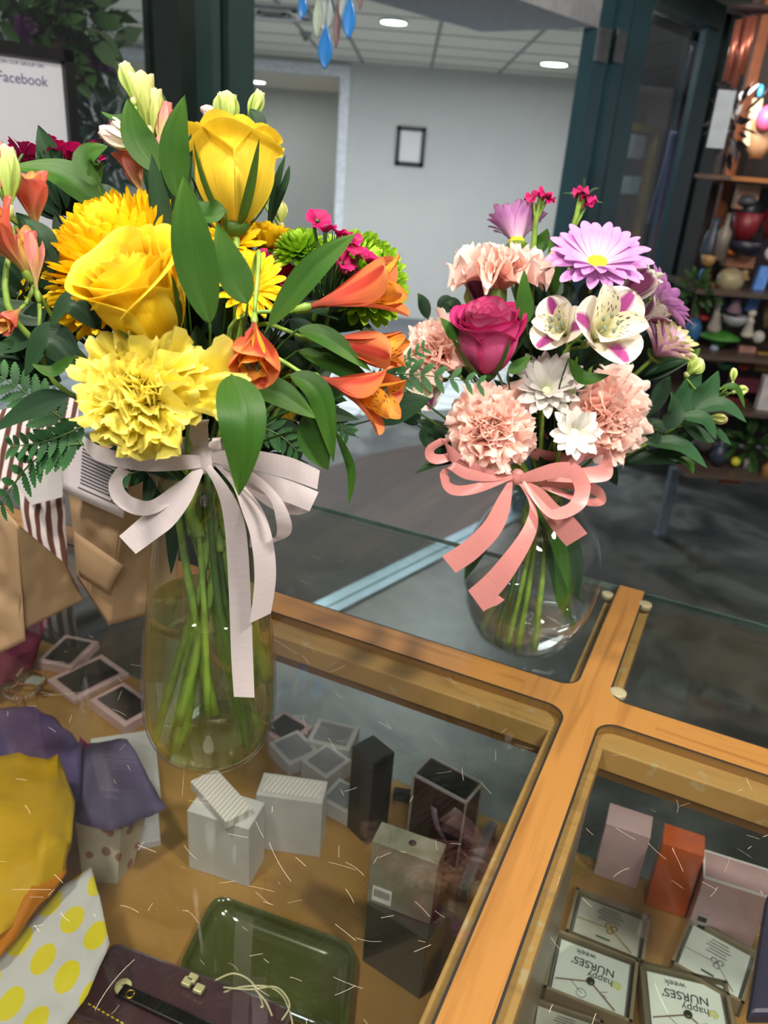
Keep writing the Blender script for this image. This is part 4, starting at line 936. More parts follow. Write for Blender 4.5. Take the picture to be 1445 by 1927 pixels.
P_['whto'] = petalmat('white_lily_petal', [(0, 'C9CFA0'), (.3, 'F1EBDF'), (.9, 'F8F3EC'), (1, 'BFD08A')], stripe=('A6448C', .2, .3), veins=.05)
P_['whti'] = petalmat('white_inner_petal', [(0, 'D8DC9A'), (.45, 'EDEBC8'), (1, 'F6F0E6')], flecks='4A2A38', veins=.05)
P_['purpo'] = petalmat('plum_striped_petal', [(0, '6B3050'), (.4, '7E3A60'), (.8, '8A4A70'), (1, 'E8D9DC')], edge='F2E9E6', edgew=.22, veins=.1)
P_['bud'] = petalmat('green_pink_bud', [(0, '9DB04A'), (.5, 'CFD584'), (.85, 'E6D4A8'), (1, 'E4A6A0')], veins=.12)
P_['gbud'] = petalmat('green_white_bud', [(0, '9CBB4A'), (.6, 'C9DB84'), (1, 'EEF0CC')], veins=.15)
P_['pbud'] = petalmat('pink_bud', [(0, 'C9C27E'), (.4, 'DE9086'), (1, 'E8807C')], veins=.12)
P_['wbud'] = petalmat('white_pink_bud', [(0, 'C0CC8A'), (.4, 'EDE6D8'), (1, 'EBBFC4')], veins=.14)
P_['mag'] = petalmat('magenta_dianthus_petal', [(0, '7A0A38'), (.4, 'B0105A'), (1, 'C81A6C')], veins=.12, transl=.2)
P_['leaf'] = petalmat('lily_leaf', [(0, '3A5C1E'), (.5, '2F5A1B'), (1, '4A7526')], veins=.12, transl=.22, rough=.5, vscale=20)
P_['leafd'] = petalmat('dark_leaf', [(0, '20392A'), (.5, '233F28'), (1, '2C4E2C')], veins=.1, transl=.15, rough=.5)
P_['leafb'] = petalmat('ruscus_leaf', [(0, '28482C'), (.5, '284D2E'), (1, '3A6440')], veins=.08, transl=.2, rough=.5)
P_['fern'] = petalmat('fern_leaflet', [(0, '1F4424'), (.6, '2C5C30'), (1, '3A6E3A')], veins=.08, transl=.18)
P_['sepal'] = petalmat('rose_sepal', [(0, '4C6E2A'), (1, '3C5E26')], veins=.1)
M_['stem'] = mat('green_stem', '7E9E3E', .45, var=.08, scale=90, col2='5E8030')
M_['stemd'] = mat('dark_green_stem', '3C5E24', .5, var=.1, scale=90)
M_['yc'] = mat('yellow_disc', 'C9C81A', .7, var=.15, scale=500, bump=.8)
M_['anther'] = mat('grey_anther', '6C7A6A', .6)
NL = Vector((BL.x, BL.y, TOP+HL)); NR = Vector((BR.x, BR.y, TOP+HR-.004))
rs = random.Random(21)
def sidepick(side):
    if side == 'L': return NL, .030, BL, .036, .010
    return NR, .018, BR, .040, .010
def stem_to(t, p, dirv, side, r=.0021, deep=True, mt=None):
    N0, rn, B, rb_, zb = sidepick(side)
    a = rs.random()*2*PI; q = rn*math.sqrt(rs.random())
    nk = N0+Vector((math.cos(a)*q, math.sin(a)*q, -.012))
    # lean: keep the neck point on the flower's own side, foot on the opposite side
    v = Vector((p.x-N0.x, p.y-N0.y, 0))
    if v.length > .02: nk = N0+v.normalized()*rn*.7*rs.uniform(.4, 1)+Vector((rs.uniform(-.006, .006), rs.uniform(-.006, .006), -.012))
    d = Vector(dirv).normalized(); L = (p-nk).length
    a = rs.random()*2*PI; q = rb_*math.sqrt(rs.random())
    foot = Vector((B.x+math.cos(a)*q, B.y+math.sin(a)*q, TOP+zb+(0 if deep and rs.random() < .6 else rs.uniform(.02, .06))))
    if rs.random() < (.55 if side == 'L' else .6): foot = nk.lerp(foot, rs.uniform(.12, .3))
    m1 = MB(); pts = [p-d*.002, p-d*(L*.3), nk+(p-nk)*.28+Vector((0, 0, .0)), nk, nk.lerp(foot, .4)+Vector((rs.uniform(-.006, .006), rs.uniform(-.006, .006), 0)), foot]
    m1.tube(pts, lambda u: r*(.8+1.0*u), 8, sub=6)
    m1.build('stem', mt or M_['stem'], t)
# ------------------------------------------------------------------ petal builders
def strap(mb, M, L, W, a0, a1, pw=1.0, cup=.3, nu=7, nv=3, wp=.55, tip=.7, ruf=0, rk=2, ph=0, base=.25, r0=0, z0=0, tw=0, notch=0, pwd=1.4):
    """petal: starts r0,z0 from the axis, heading a0 from the axis, ending at a1 (degrees)"""
    path = []; x, z = r0, z0; K = nu*3; A0, A1 = math.radians(a0), math.radians(a1)
    for i in range(K+1):
        t = i/K; a = A0+(A1-A0)*t**pw; path.append((x, z, a))
        x += math.sin(a)*L/K; z += math.cos(a)*L/K
    def width(t):
        if t < wp: q = base+(1-base)*math.sin(t/wp*PI/2)**pwd
        else:
            s = (t-wp)/(1-wp); q = max(0, 1-s**2.4)**(tip)
        return max(q, .02)*W/2
    def fn(u, v):
        u = 1-(1-u)**1.7; f_ = u*K; i = min(K-1, int(f_)); f_ -= i; x = path[i][0]*(1-f_)+path[i+1][0]*f_; z = path[i][1]*(1-f_)+path[i+1][1]*f_; a = path[i][2]*(1-f_)+path[i+1][2]*f_; w2 = width(u); s = (v-.5)*2
        n = (-math.cos(a), math.sin(a))
        off = cup*s*s*w2 + ruf*u*u*math.sin(rk*PI*s+ph)*W/2
        if notch: off += notch*u*u*math.sin(rk*7*s+ph*3)*W*.1
        ww = w2*s; tt = tw*u
        yy = ww*math.cos(tt); off += ww*math.sin(tt)
        return (x+n[0]*off, yy, z+n[1]*off)
    mb.grid(nu, nv, fn, M)
def RZ(a): return Matrix.Rotation(a, 4, 'Z')
def rose(name, c, dirv, R, H, mt, lab, side, mtin=None, sepals=5, open_=1.0, seed=1, tall=False, lip=.35):
    rd = random.Random(seed); t = thing(name, c, lab, 'rose')
    base = Vector(c)-Vector(dirv).normalized()*H*.5; M = frame(base, dirv, seed*.7)
    layers = [(1.0, .97, 5, 150, 1.0), (.84, 1.0, 4, 165, .7), (.66, 1.0, 4, 175, .42), (.5, .985, 3, 190, .26), (.34, .96, 3, 200, .14), (.2, .93, 3, 220, .06)]
    for li, (rf, hf, n, span, flare) in enumerate(layers):
        for k in range(n):
            ph = 2*PI*k/n+li*1.1+rd.uniform(-.15, .15); sp = math.radians(span)*rd.uniform(.93, 1.05); hh = H*hf*rd.uniform(.95, 1.03); jit = rd.uniform(-.04, .04); fl = flare*rd.uniform(.7, 1.25)
            def fn(u, v):
                th = (v-.5)*sp; s = abs(v-.5)*2
                top = 1-.22*s**3.0-.03*math.sin(9*v+ph)          # outline drops at the sides
                z = hh*u*top
                prof = math.sin(min(1, u*1.5+.0)*PI/2)**.75*(.90-.06*u if not tall else .92-.02*u)
                rad = R*rf*(.12+prof*.88)*(1+jit)+R*.05*(s**2)*(1 if k % 2 else .3)
                e = max(0, (u-.72)/.28)
                rad += R*lip*fl*e**1.6*(1-.25*s)+R*.02*math.sin(14*v+ph)*e
                z -= H*.10*fl*e**2.2
                z += H*.015*math.sin(11*v+ph*2)*e
                return (rad*math.cos(ph+th), rad*math.sin(ph+th), z)
            m1 = MB(); m1.grid(14, 16, fn, M); m1.build('petal', (mtin if (mtin and li >= 2) else mt), t)
    m1 = MB(); m1.lathe([(.002, -H*.10), (R*.26, -H*.06), (R*.34, H*.02), (R*.22, H*.05)], M, 16, True); m1.build('calyx', P_['sepal'], t)
    for k in range(sepals):
        m1 = MB(); strap(m1, M @ RZ(k*2*PI/5+.5+seed), H*rd.uniform(.75, 1.0), R*.26, 70, 8 if k % 2 else 25, .45, .3, 10, 3, .25, 1, r0=R*.2, z0=-H*.02, ruf=.3, rk=3); m1.build('sepal', P_['sepal'], t)
    stem_to(t, base, dirv, side, .0028)
    return t
def carnation(name, c, dirv, R, mt, lab, side, seed=1, flat=1.0, n=None, lobe=None):
    """asym: widest petals droop on one side"""
    rd = random.Random(seed); t = thing(name, c, lab, 'carnation')
    d = Vector(dirv).normalized(); base = Vector(c)-d*R*.75; M = frame(base, dirv, 0)
    m1 = MB()
    rings = [(9, 1.22, 35, 104, 1.05), (9, 1.14, 26, 86, 1.0), (8, 1.08, 18, 66, .95), (8, 1.02, 12, 48, .9), (7, .98, 8, 34, .8), (6, .95, 5, 22, .7), (5, .93, 2, 12, .6), (4, .92, 0, 5, .5)]
    off0 = Vector((seed*3.3, seed*1.7, 0)); fq = 2.6/R
    for li, (k_, lf, a0, a1, wf) in enumerate(rings):
        for k in range(k_):
            ph = 2*PI*k/k_+li*.77+rd.uniform(-.35, .35); L = R*lf*rd.uniform(.84, 1.1)*(1+(lobe[1]*max(0, math.cos(ph-lobe[0]))**3 if lobe and li < 3 else 0)); W = R*wf*rd.uniform(.8, 1.25); p0 = rd.random()*6; p1 = rd.random()*6; rk = rd.uniform(1.3, 2.6)
            A0, A1 = math.radians(a0*flat), math.radians(a1*flat+rd.uniform(-20, 14)); K = 30; path = []; x = z = 0.
            for i in range(K+1):
                q = i/K; a = A0+(A1-A0)*q**.9; path.append((x, z, a)); x += math.sin(a)*L/K; z += math.cos(a)*L/K
            fold = rd.uniform(-.8, .8)
            MM = M @ RZ(ph)
            def fn(u, v):
                s = (v-.5)*2; e = u*u
                serr = 1-(.045*abs(((v*10+p0) % 1)-.5)*2 if u > .9 else 0)-.16*abs(s)**3*e
                uu = u*serr; i = min(K-1, int(uu*K)); f = uu*K-i; a_ = path[i]; b_ = path[i+1]
                x = a_[0]*(1-f)+b_[0]*f; z = a_[1]*(1-f)+b_[1]*f; a = a_[2]
                w2 = W/2*(.08+.92*u**1.1)*1; n_ = (-math.cos(a), math.sin(a))
                off = W*(.20*e*math.sin(rk*PI*s+p0)+.045*e*u*math.sin(7.5*s+p1)+fold*.22*s*abs(s)*u)
                rim = max(0, (u-.75)/.25); off -= W*.08*rim*math.sin(4*s+p1)
                p = Vector((x+n_[0]*off, w2*s, z+n_[1]*off))
                return p+(noise.noise_vector(p*fq+off0+Vector((0, 0, li*.6+k*.21)))*(R*.15*e)+noise.noise_vector(p*fq*2.6+off0)*(R*.03*e))
            m1.grid(11, 30, fn, MM)
    m1.build('bloom', mt, t)
    m1 = MB(); m1.lathe([(.002, -R*.75), (R*.16, -R*.62), (R*.19, -R*.25), (R*.17, R*.12), (R*.1, R*.2)], M, 14, True)
    m1.build('calyx', M_['stem'], t); stem_to(t, base-d*R*.7, dirv, side, .002)
    return t
def pompon(name, c, dirv, R, mt, lab, side, n=150, Lf=1.0, Wf=.22, seed=1, cov=115, curl=45, cat='chrysanthemum', tip=.6, cup=.6):
    rd = random.Random(seed); t = thing(name, c, lab, cat); d = Vector(dirv).normalized(); base = Vector(c)-d*R*.35; M = frame(base, dirv, 0); m1 = MB()
    ga = PI*(3-5**.5)
    for k in range(n):
        f = k/n; th = cov*f**.62          # angle from the axis
        L = R*Lf*(.70+.42*f)*rd.uniform(.93, 1.05)
        # straps rise then hook inwards
        strap(m1, M @ RZ(k*ga), L, R*Wf*(.7+.5*f)*rd.uniform(.9, 1.1), th*1.0+curl*.15+rd.uniform(-4, 4), th-curl*(.5+.4*(1-f))+rd.uniform(-6, 6), 1.3, cup, 8, 4, .78, tip, base=.5, r0=R*.06, z0=R*.05*(1-f))
    m1.build('petals', mt, t); m1 = MB(); m1.lathe([(.002, -R*.12), (R*.3, -R*.05), (R*.32, R*.02), (R*.1, R*.1)], M, 14, True); m1.build('calyx', M_['stem'], t)
    stem_to(t, base, dirv, side); return t
def daisy(name, c, dirv, R, mt, lab, side, n=26, rows=2, disc=.2, Wf=.26, a0=62, a1=88, seed=1, cat='daisy', separate=True, discmat=None, tip=.6, cone=8, droop=0, cup=.25):
    rd = random.Random(seed); t = thing(name, c, lab, cat); d = Vector(dirv).normalized(); M = frame(Vector(c)-d*R*.12, dirv, 0)
    allm = MB()
    for row in range(rows):
        k_ = n//rows
        for k in range(k_):
            m1 = MB() if separate else allm
            strap(m1, M @ RZ(2*PI*(k+.5*row)/k_+rd.uniform(-.05, .05)), R*rd.uniform(.9, 1.04)*(1-.07*row), R*Wf*rd.uniform(.88, 1.12), a0-14*row+rd.uniform(-5, 5), a1-12*row+rd.uniform(-9, 9)+droop, .8, cup, 8, 4, .62, tip, ruf=.06, rk=2, ph=rd.random()*6, r0=R*.07, z0=R*.02*row, base=.3, tw=rd.uniform(-.25, .25))
            if separate: m1.build('petal', mt, t)
    if not separate: allm.build('petals', mt, t)
    if disc:
        m1 = MB(); m1.lathe([(R*disc, R*.03), (R*disc*.98, R*.10), (R*disc*.7, R*.15), (R*disc*.3, R*.16), (.0002, R*.15)], M, 20)
        m1.build('flower_centre', discmat or M_['yc'], t)
    m1 = MB(); m1.lathe([(.0015, -R*.14), (R*.2, -R*.08), (R*.25, R*.0)], M, 14, True); m1.build('calyx', M_['stem'], t)
    stem_to(t, Vector(c)-d*R*.2, dirv, side); return t
def alstro(name, c, dirv, L, mo, mi, lab, side, seed=1, flare=52, Wo=.52, stamens=True, spin=0, close=0, tail=None, wi=.3):
    """c: middle of the trumpet"""
    rd = random.Random(seed); t = thing(name, c, lab, 'peruvian lily'); d = Vector(dirv).normalized(); base = Vector(c)-d*L*.5; M = frame(base, dirv, spin)
    for k in range(3):
        m1 = MB(); strap(m1, M @ RZ(k*2*PI/3+rd.uniform(-.1, .1)), L*rd.uniform(.95, 1.05), L*Wo, 8, flare+rd.uniform(-8, 12), 1.7, .35, 12, 8, .72, .55, ruf=.05, rk=2.5, ph=rd.random()*5, base=.1, r0=L*.02, pwd=2.0); m1.build('outer_petal', mo, t)
    for k in range(3):
        m1 = MB(); strap(m1, M @ RZ(k*2*PI/3+PI/3+rd.uniform(-.1, .1)), L*rd.uniform(1.0, 1.1), L*wi, 5, flare*.8+rd.uniform(-8, 8), 1.9, .5, 12, 6, .7, .75, base=.12, r0=L*.01, pwd=1.8); m1.build('inner_petal', mi, t)
    if stamens:
        for k in range(5):
            a = k*2*PI/5; e = M @ Vector((math.cos(a)*L*.1, math.sin(a)*L*.1, L*.78)); m_ = M @ Vector((math.cos(a)*L*.03, math.sin(a)*L*.03, L*.4))
            m1 = MB(); m1.tube([M @ Vector((0, 0, L*.05)), m_, e], .00045, 5); fil = m1.build('stamen', mi, t)
            m1 = MB(); m1.ball(e, .0016, 6, (1, 1, 1.6)); m1.build('anther', M_['anther'], fil)
    m1 = MB(); m1.lathe([(.0012, -L*.18), (L*.045, -L*.12), (L*.055, -L*.03), (L*.03, L*.03)], M, 12, True); m1.build('ovary', M_['stem'], t)
    stem_to(t, base-d*L*.15, dirv, side, .0016); return t
def bud(parent, c, dirv, L, W, mt, seed=1, n=6, opening=8):
    rd = random.Random(seed); d = Vector(dirv).normalized(); M = frame(Vector(c)-d*L*.5, dirv, seed)
    m1 = MB()
    for k in range(n): strap(m1, M @ RZ(k*2*PI/n), L*rd.uniform(.93, 1.05), W*1.15, 22, -opening if opening < 12 else opening-12+rd.uniform(-6, 6), 1.0, .55, 9, 5, .55, .6, base=.25, r0=W*.06)
    m1.lathe([(.001, -L*.22), (W*.22, -L*.12), (W*.2, 0)], M, 10, True)
    m1.build('bud', mt, parent)
    return M @ Vector((0, 0, -L*.2))
def leafmesh(base, mid, tip, W, up, n=16, cup=.25, twist=0, wp=.42):
    P = spline([base, mid, tip], 8); K = len(P)-1; m1 = MB(); fr = []
    upv = Vector(up).normalized()
    for i in range(K+1):
        t = (P[min(K, i+1)]-P[max(0, i-1)]).normalized(); s = t.cross(upv).normalized(); nn = s.cross(t).normalized()
        a = twist*(i/K); fr.append((s*math.cos(a)+nn*math.sin(a), nn*math.cos(a)-s*math.sin(a)))
    def fn(u, v):
        i = round(u*K); s, nn = fr[i]; q = (v-.5)*2
        w = (max(0, math.sin(PI*min(1, u**.86)))**1.08)*(1-.2*u)*1.14 if u < 1 else 0
        w = max(.015, w)*W/2
        return P[i]+s*(w*q)+nn*(cup*abs(q)**1.1*w-.05*w*math.exp(-(q*7)**2)+.012*W*math.sin(q*9)+.05*W*math.sin(u*7)*q)
    m1.grid(K, 8, fn); return m1
def PV(q, Y): return V(q[0], q[1], q[2] if len(q) > 2 else Y)
def leaf(parent, base, mid, tip, wpx, Y, mt='leaf', up=None, side=None, cup=.25, twist=0, pet=True):
    b, m_, e = PV(base, Y), PV(mid, Y), PV(tip, Y)
    W = wpx*pxm(m_); up = up or D(.1, .35, 1)
    lm = leafmesh(b, m_, e, W, up, cup=cup, twist=twist)
    N0 = NL if (b-NL).length < (b-NR).length else NR
    if b.z > N0.z+.02: lm.tube([b, b.lerp(N0, .3)+(b-m_).normalized()*.006, b.lerp(N0, .75)], .0008, 5, sub=4)
    lm.build('leaf', P_[mt], parent)
    return b
def fern(base, mids, tip, Y, Lpx, lab, n=15, side='L', up=None, seed=1, shrink=.75, serr=True, base_in=None):
    P = spline([PV(base, Y)]+[PV(q, Y) for q in mids]+[PV(tip, Y)], 8); up = Vector(up or D(0, .3, 1)); K = len(P)-1; rd = random.Random(seed)
    t = thing('fern_frond', P[0], lab, 'fern'); m1 = MB(); m1.tube([P[0], P[K//3], P[2*K//3], P[-1]], lambda u: .0011*(1-.7*u), 6)
    N0 = NL if side == 'L' else NR
    m1.tube([P[0], P[0].lerp(N0, .35)+(P[0]-P[2])*.6, N0-Vector((0, 0, .03))], .0011, 6)
    m1.build('frond_stem', M_['stemd'], t); m1 = MB()
    for k in range(n):
        f = (k+.6)/n; i = min(K-1, int(f*K)); p = P[i].lerp(P[i+1], f*K-i); tg = (P[i+1]-P[i]).normalized(); s = tg.cross(up).normalized(); nn = s.cross(tg)
        Lp = Lpx*pxm(p)*(1-shrink*f)*rd.uniform(.9, 1.08)
        for sg in (-1, 1):
            dv = (s*sg*.85+tg*.62+nn*rd.uniform(-.15, .1)).normalized(); sd = dv.cross(nn).normalized(); wd = Lp*.46
            def fn(u, v):
                q = (v-.5)*2; w = wd/2*(math.sin(PI*min(1, u*.93+.05))**.7)*(1-.35*u)*(1+(.5*(((u*7) % 1)-.5) if serr else 0))
                return p+dv*(Lp*u)+sd*(w*q)+nn*(.12*Lp*u*u*-1+.1*abs(q)*w)+dv*(abs(q)*w*.35)
            m1.grid(28, 4, fn)
    m1.build('leaflets', P_['fern'], t)
    return t
def dianthus(name, c, dirv, R, lab, side, n=6, seed=1, spiky=True, fl=None, h=1.0, pos=None):
    rd = random.Random(seed); t = thing(name, c, lab, 'dianthus'); d = Vector(dirv).normalized(); C0 = Vector(c)
    root = C0-d*R*1.5*h; M0 = frame(root, dirv)
    fr = fl or R*.5
    if spiky:
        m1 = MB()
        for k in range(46):
            a = rd.random()*2*PI; q = rd.random()**.5; p = M0 @ Vector((math.cos(a)*R*q*.5, math.sin(a)*R*q*.5, R*.3*rd.random()))
            e = M0 @ Vector((math.cos(a)*R*q*1.05, math.sin(a)*R*q*1.05, R*h*(.9+.7*rd.random())))
            m1.tube([p, p.lerp(e, .6)+d*R*.08, e], lambda u: R*.035*(1-u)+.0001, 4, False, 2)
        m1.build('bracts', P_['leafd'], t)
    pts = pos or [None]*n
    for k in range(len(pts)):
        if pts[k] is None:
            a = k*2.4; q = math.sqrt((k+.4)/n)*R*.9; p = frame(C0, dirv) @ Vector((math.cos(a)*q, math.sin(a)*q, rd.uniform(-.1, .1)*R)); dn = (d+(p-C0)/R*.6).normalized()
        else: p = pts[k]; dn = (d+Vector((rd.uniform(-.5, .5), rd.uniform(-.5, .5), rd.uniform(-.2, .5)))).normalized()
        M = frame(p, dn, rd.random()*6); m1 = MB()
        for j in range(5):
            p0 = rd.random()*6
            L = fr*rd.uniform(.9, 1.1)
            def fn(u, v):
                s = (v-.5)*2; ser = 1-.13*abs(((v*5+p0) % 1)-.5)*2*(u > .9)-.16*s*s*u; r_ = L*u*ser; w = L*(.08+.52*u)
                return (r_, w*s, L*(-.55*(1-u)**2+.12*math.sin(3*s+p0)*u))
            m1.grid(6, 10, fn, M @ RZ(j*2*PI/5))
        m1.build('floret', P_['mag'], t)
        m1 = MB(); m1.tube([p-dn*fr*.3, p-dn*fr*1.2, root], lambda u: .0012, 5, sub=3); m1.build('flower_stalk', M_['stemd'], t)
    stem_to(t, root, dirv, side, .0018, mt=M_['stemd']); return t
# ------------------------------------------------------------------ left bouquet
def at(px, py, Y, rpx): p = V(px, py, Y); return p, rpx*pxm(p)
c, r = at(262, 555, .455, 100)
rose('yellow_rose', c, D(-.25, .62, .74), r*.98, r*2.05, P_['yrose'], 'large golden yellow rose in the front of the left bouquet, above the lemon carnation', 'L', seed=2, open_=1.1, lip=.32)
c, r = at(442, 328, .555, 82)
rose('yellow_rose', c, D(.02, .98, .20), r*.95, r*2.3, P_['yrose2'], 'upright paler yellow rose at the top of the left bouquet', 'L', seed=5, tall=True, lip=.30)
c, r = at(200, 442, .525, 165)
pompon('football_chrysanthemum', c, D(-.35, .72, .6), r*1.0, P_['ymum'], 'big bright yellow chrysanthemum behind the front yellow rose', 'L', n=330, Lf=.98, Wf=.2, seed=3, cov=122, curl=62, tip=.5, cup=.45)
c, r = at(250, 724, .425, 126)
carnation('yellow_carnation', c, D(.02, .22, 1), r*1.02, P_['ycarn'], 'lemon yellow carnation facing forward, low in the left bouquet', 'L', seed=4, lobe=(1.7, .45))
c, r = at(535, 715, .60, 78)
carnation('yellow_carnation', c, D(.3, .0, .9), r*1.05, P_['ycarn2'], 'deeper yellow carnation half hidden behind the orange lilies', 'L', seed=9)
c, r = at(432, 462, .55, 60)
daisy('yellow_daisy', c, D(.35, .45, .8), r*1.15, P_['ymum'], 'yellow daisy mum under the upright rose, behind the two pointed leaves', 'L', n=36, rows=3, seed=3, disc=.12, Wf=.2, a0=55, a1=80)
c, r = at(470, 540, .52, 66)
daisy('yellow_daisy', c, D(.25, .2, 1), r*1.1, P_['ymum'], 'yellow daisy mum above the nodding orange lily', 'L', n=34, rows=2, seed=6, disc=.12, Wf=.2, a0=60, a1=86)
c, r = at(500, 450, .59, 55)
pompon('football_chrysanthemum', c, D(.1, .9, .3), r*1.05, P_['ymum'], 'half open yellow chrysanthemum beside the lime mum, side on', 'L', n=60, Lf=1.15, Wf=.42, seed=8, cov=75, curl=35)
c, r = at(30, 560, .56, 55)
daisy('yellow_daisy', c, D(-.5, .2, .8), r*1.1, P_['ymum'], 'yellow daisy mum deep in the left edge of the bouquet', 'L', n=30, rows=2, seed=12, disc=.15, Wf=.22)
c, r = at(562, 450, .56, 56)
pompon('green_chrysanthemum', c, D(-.1, .8, .5), r, P_['gmum'], 'small lime green button mum left of the magenta dianthus', 'L', n=120, Lf=.95, Wf=.24, seed=4, cov=118, curl=60)
c, r = at(696, 494, .555, 98)
pompon('green_chrysanthemum', c, D(.45, .5, .65), r*1.02, P_['gmum'], 'large lime green mum behind the orange lilies at the right', 'L', n=230, Lf=.98, Wf=.22, seed=5, cov=120, curl=70, tip=.5)
# magenta dianthus clusters
Yd = .52
dianthus('magenta_dianthus', V(650, 465, Yd), D(.25, .6, .6), .028, 'magenta dianthus cluster in front of the lime green mums', 'L', seed=2, fl=.0085,
         pos=[V(612, 425, Yd), V(640, 432, Yd), V(660, 447, Yd), V(648, 488, Yd-.01), V(672, 470, Yd-.01), V(695, 482, Yd), V(600, 410, Yd+.01), V(655, 505, Yd)])
dianthus('magenta_dianthus', V(520, 515, .56), D(.1, .3, .9), .016, 'dark magenta dianthus tucked between the yellow daisies', 'L', seed=7, fl=.011, pos=[V(497, 492, .56), V(537, 512, .56), V(548, 522, .56)])
dianthus('magenta_dianthus', V(100, 292, .62), D(-.1, .95, .1), .045, 'wide magenta dianthus head at the top left edge', 'L', seed=4, fl=.0125, h=.55,
         pos=[V(x, y, .62+.02*math.sin(x)) for x, y in ((28, 285), (50, 278), (72, 290), (95, 276), (118, 284), (135, 290), (155, 278), (170, 284), (40, 298), (100, 296), (140, 300), (20, 300), (165, 300))])
# orange peruvian lilies
def al(px, py, Y, Lpx, d, mo, mi, lab, side, **k):
    c, L = at(px, py, Y, Lpx); return alstro('peruvian_lily', c, d, L, mo, mi, lab, side, **k)
A_ = []
A_.append(al(477, 655, .45, 132, D(.06, -.85, .5), P_['orao'], P_['orai'], 'nodding orange lily facing forward above the big hanging leaf', 'L', seed=1, flare=34, Wo=.74, spin=.5, wi=.42))
A_.append(al(668, 555, .50, 185, D(.92, .18, .22), P_['orao'], P_['orai'], 'topmost orange lily trumpet pointing right', 'L', seed=2, flare=42, Wo=.42, spin=.3))
A_.append(al(680, 648, .505, 165, D(.93, -.15, .2), P_['orao'], P_['orai'], 'middle orange lily trumpet pointing right, half closed', 'L', seed=3, flare=22, Wo=.42, spin=1.1))
A_.append(al(675, 735, .475, 175, D(.9, -.32, .3), P_['orao'], P_['orai'], 'lowest orange lily trumpet, open towards the pink bouquet', 'L', seed=4, flare=48, Wo=.45, spin=2.0))
# coral peruvian lilies at the left edge
A_.append(al(62, 378, .53, 105, D(.1, .85, .5), P_['corao'], P_['corai'], 'coral and yellow lily beside the green bud at the left', 'L', seed=5, flare=40, Wo=.6))
A_.append(al(5, 450, .47, 150, D(-.2, .6, .8), P_['corao'], P_['corai'], 'coral pink lily cut off by the left edge', 'L', seed=6, flare=42, Wo=.5))
A_.append(al(58, 490, .49, 115, D(-.15, .98, .1), P_['pbud'], P_['corai'], 'brownish coral lily closing, left of the big chrysanthemum', 'L', seed=7, flare=5, Wo=.5, stamens=False))
A_.append(al(252, 328, .56, 92, D(-.35, .9, .1), P_['pbud'], P_['pbud'], 'half open dusty pink lily above the big chrysanthemum', 'L', seed=8, flare=30, Wo=.45, stamens=False))
A_.append(al(20, 598, .47, 70, D(-.2, -.6, .6), P_['corao'], P_['corai'], 'small drooping coral lily low at the left edge', 'L', seed=9, flare=40, Wo=.5, stamens=False))
# bud clusters
t = thing('peruvian_lily', V(275, 215, .55), 'tall stem of green and pink lily buds at the very top of the left bouquet', 'peruvian lily'); budL = t
node = V(290, 300, .55)
for i, (px, py, Lp, Wp, d, mm) in enumerate(((242, 152, 70, 30, D(-.25, .97, 0), 'gbud'), (270, 190, 95, 42, D(-.15, 1, .1), 'bud'), (288, 212, 90, 36, D(.12, 1, .15), 'bud'), (307, 225, 75, 32, D(.15, 1, -.1), 'pbud'), (228, 262, 80, 36, D(-.85, .35, 0), 'wbud'), (226, 238, 50, 24, D(-.6, .6, -.2), 'wbud'))):
    p = V(px, py, .55); k = pxm(p); e = bud(t, p, d, Lp*k, Wp*k, P_[mm], seed=i+1, opening=(8 if i != 1 else 20))
    MB().tube([e, e.lerp(node, .5)+Vector((0, 0, -.004)), node], .0012, 6).build('flower_stalk', M_['stem'], t)
stem_to(t, node, D(0, 1, 0), 'L', .002)
t = thing('peruvian_lily', V(435, 215, .62), 'white and green lily buds behind the upright yellow rose', 'peruvian lily'); node = V(440, 300, .62)
for i, (px, py, Lp, Wp, d, mm) in enumerate(((402, 218, 55, 24, D(-.75, .6, 0), 'wbud'), (426, 208, 68, 44, D(.0, 1, .1), 'gbud'), (480, 200, 58, 26, D(.35, .9, 0), 'gbud'), (515, 372, 45, 24, D(.2, .95, 0), 'gbud'), (527, 398, 45, 26, D(-.1, .95, 0), 'bud'))):
    p = V(px, py, .62); k = pxm(p); e = bud(t, p, d, Lp*k, Wp*k, P_[mm], seed=i+3, opening=18 if i == 1 else 8)
    MB().tube([e, e.lerp(node, .5), node], .0012, 6).build('flower_stalk', M_['stem'], t)
stem_to(t, node, D(0, 1, 0), 'L', .002); budT = t
t = thing('peruvian_lily', V(15, 330, .50), 'fat green lily bud at the left edge above the coral lily', 'peruvian lily'); node = V(30, 420, .5)
for i, (px, py, Lp, Wp, d, mm) in enumerate(((14, 330, 110, 42, D(0, 1, .1), 'gbud'), (-8, 300, 80, 40, D(-.1, 1, 0), 'pbud'))):
    p = V(px, py, .50); k = pxm(p); e = bud(t, p, d, Lp*k, Wp*k, P_[mm], seed=i+7); MB().tube([e, e.lerp(node, .5), node], .0013, 6).build('flower_stalk', M_['stem'], t)
stem_to(t, node, D(0, 1, 0), 'L', .002); budF = t
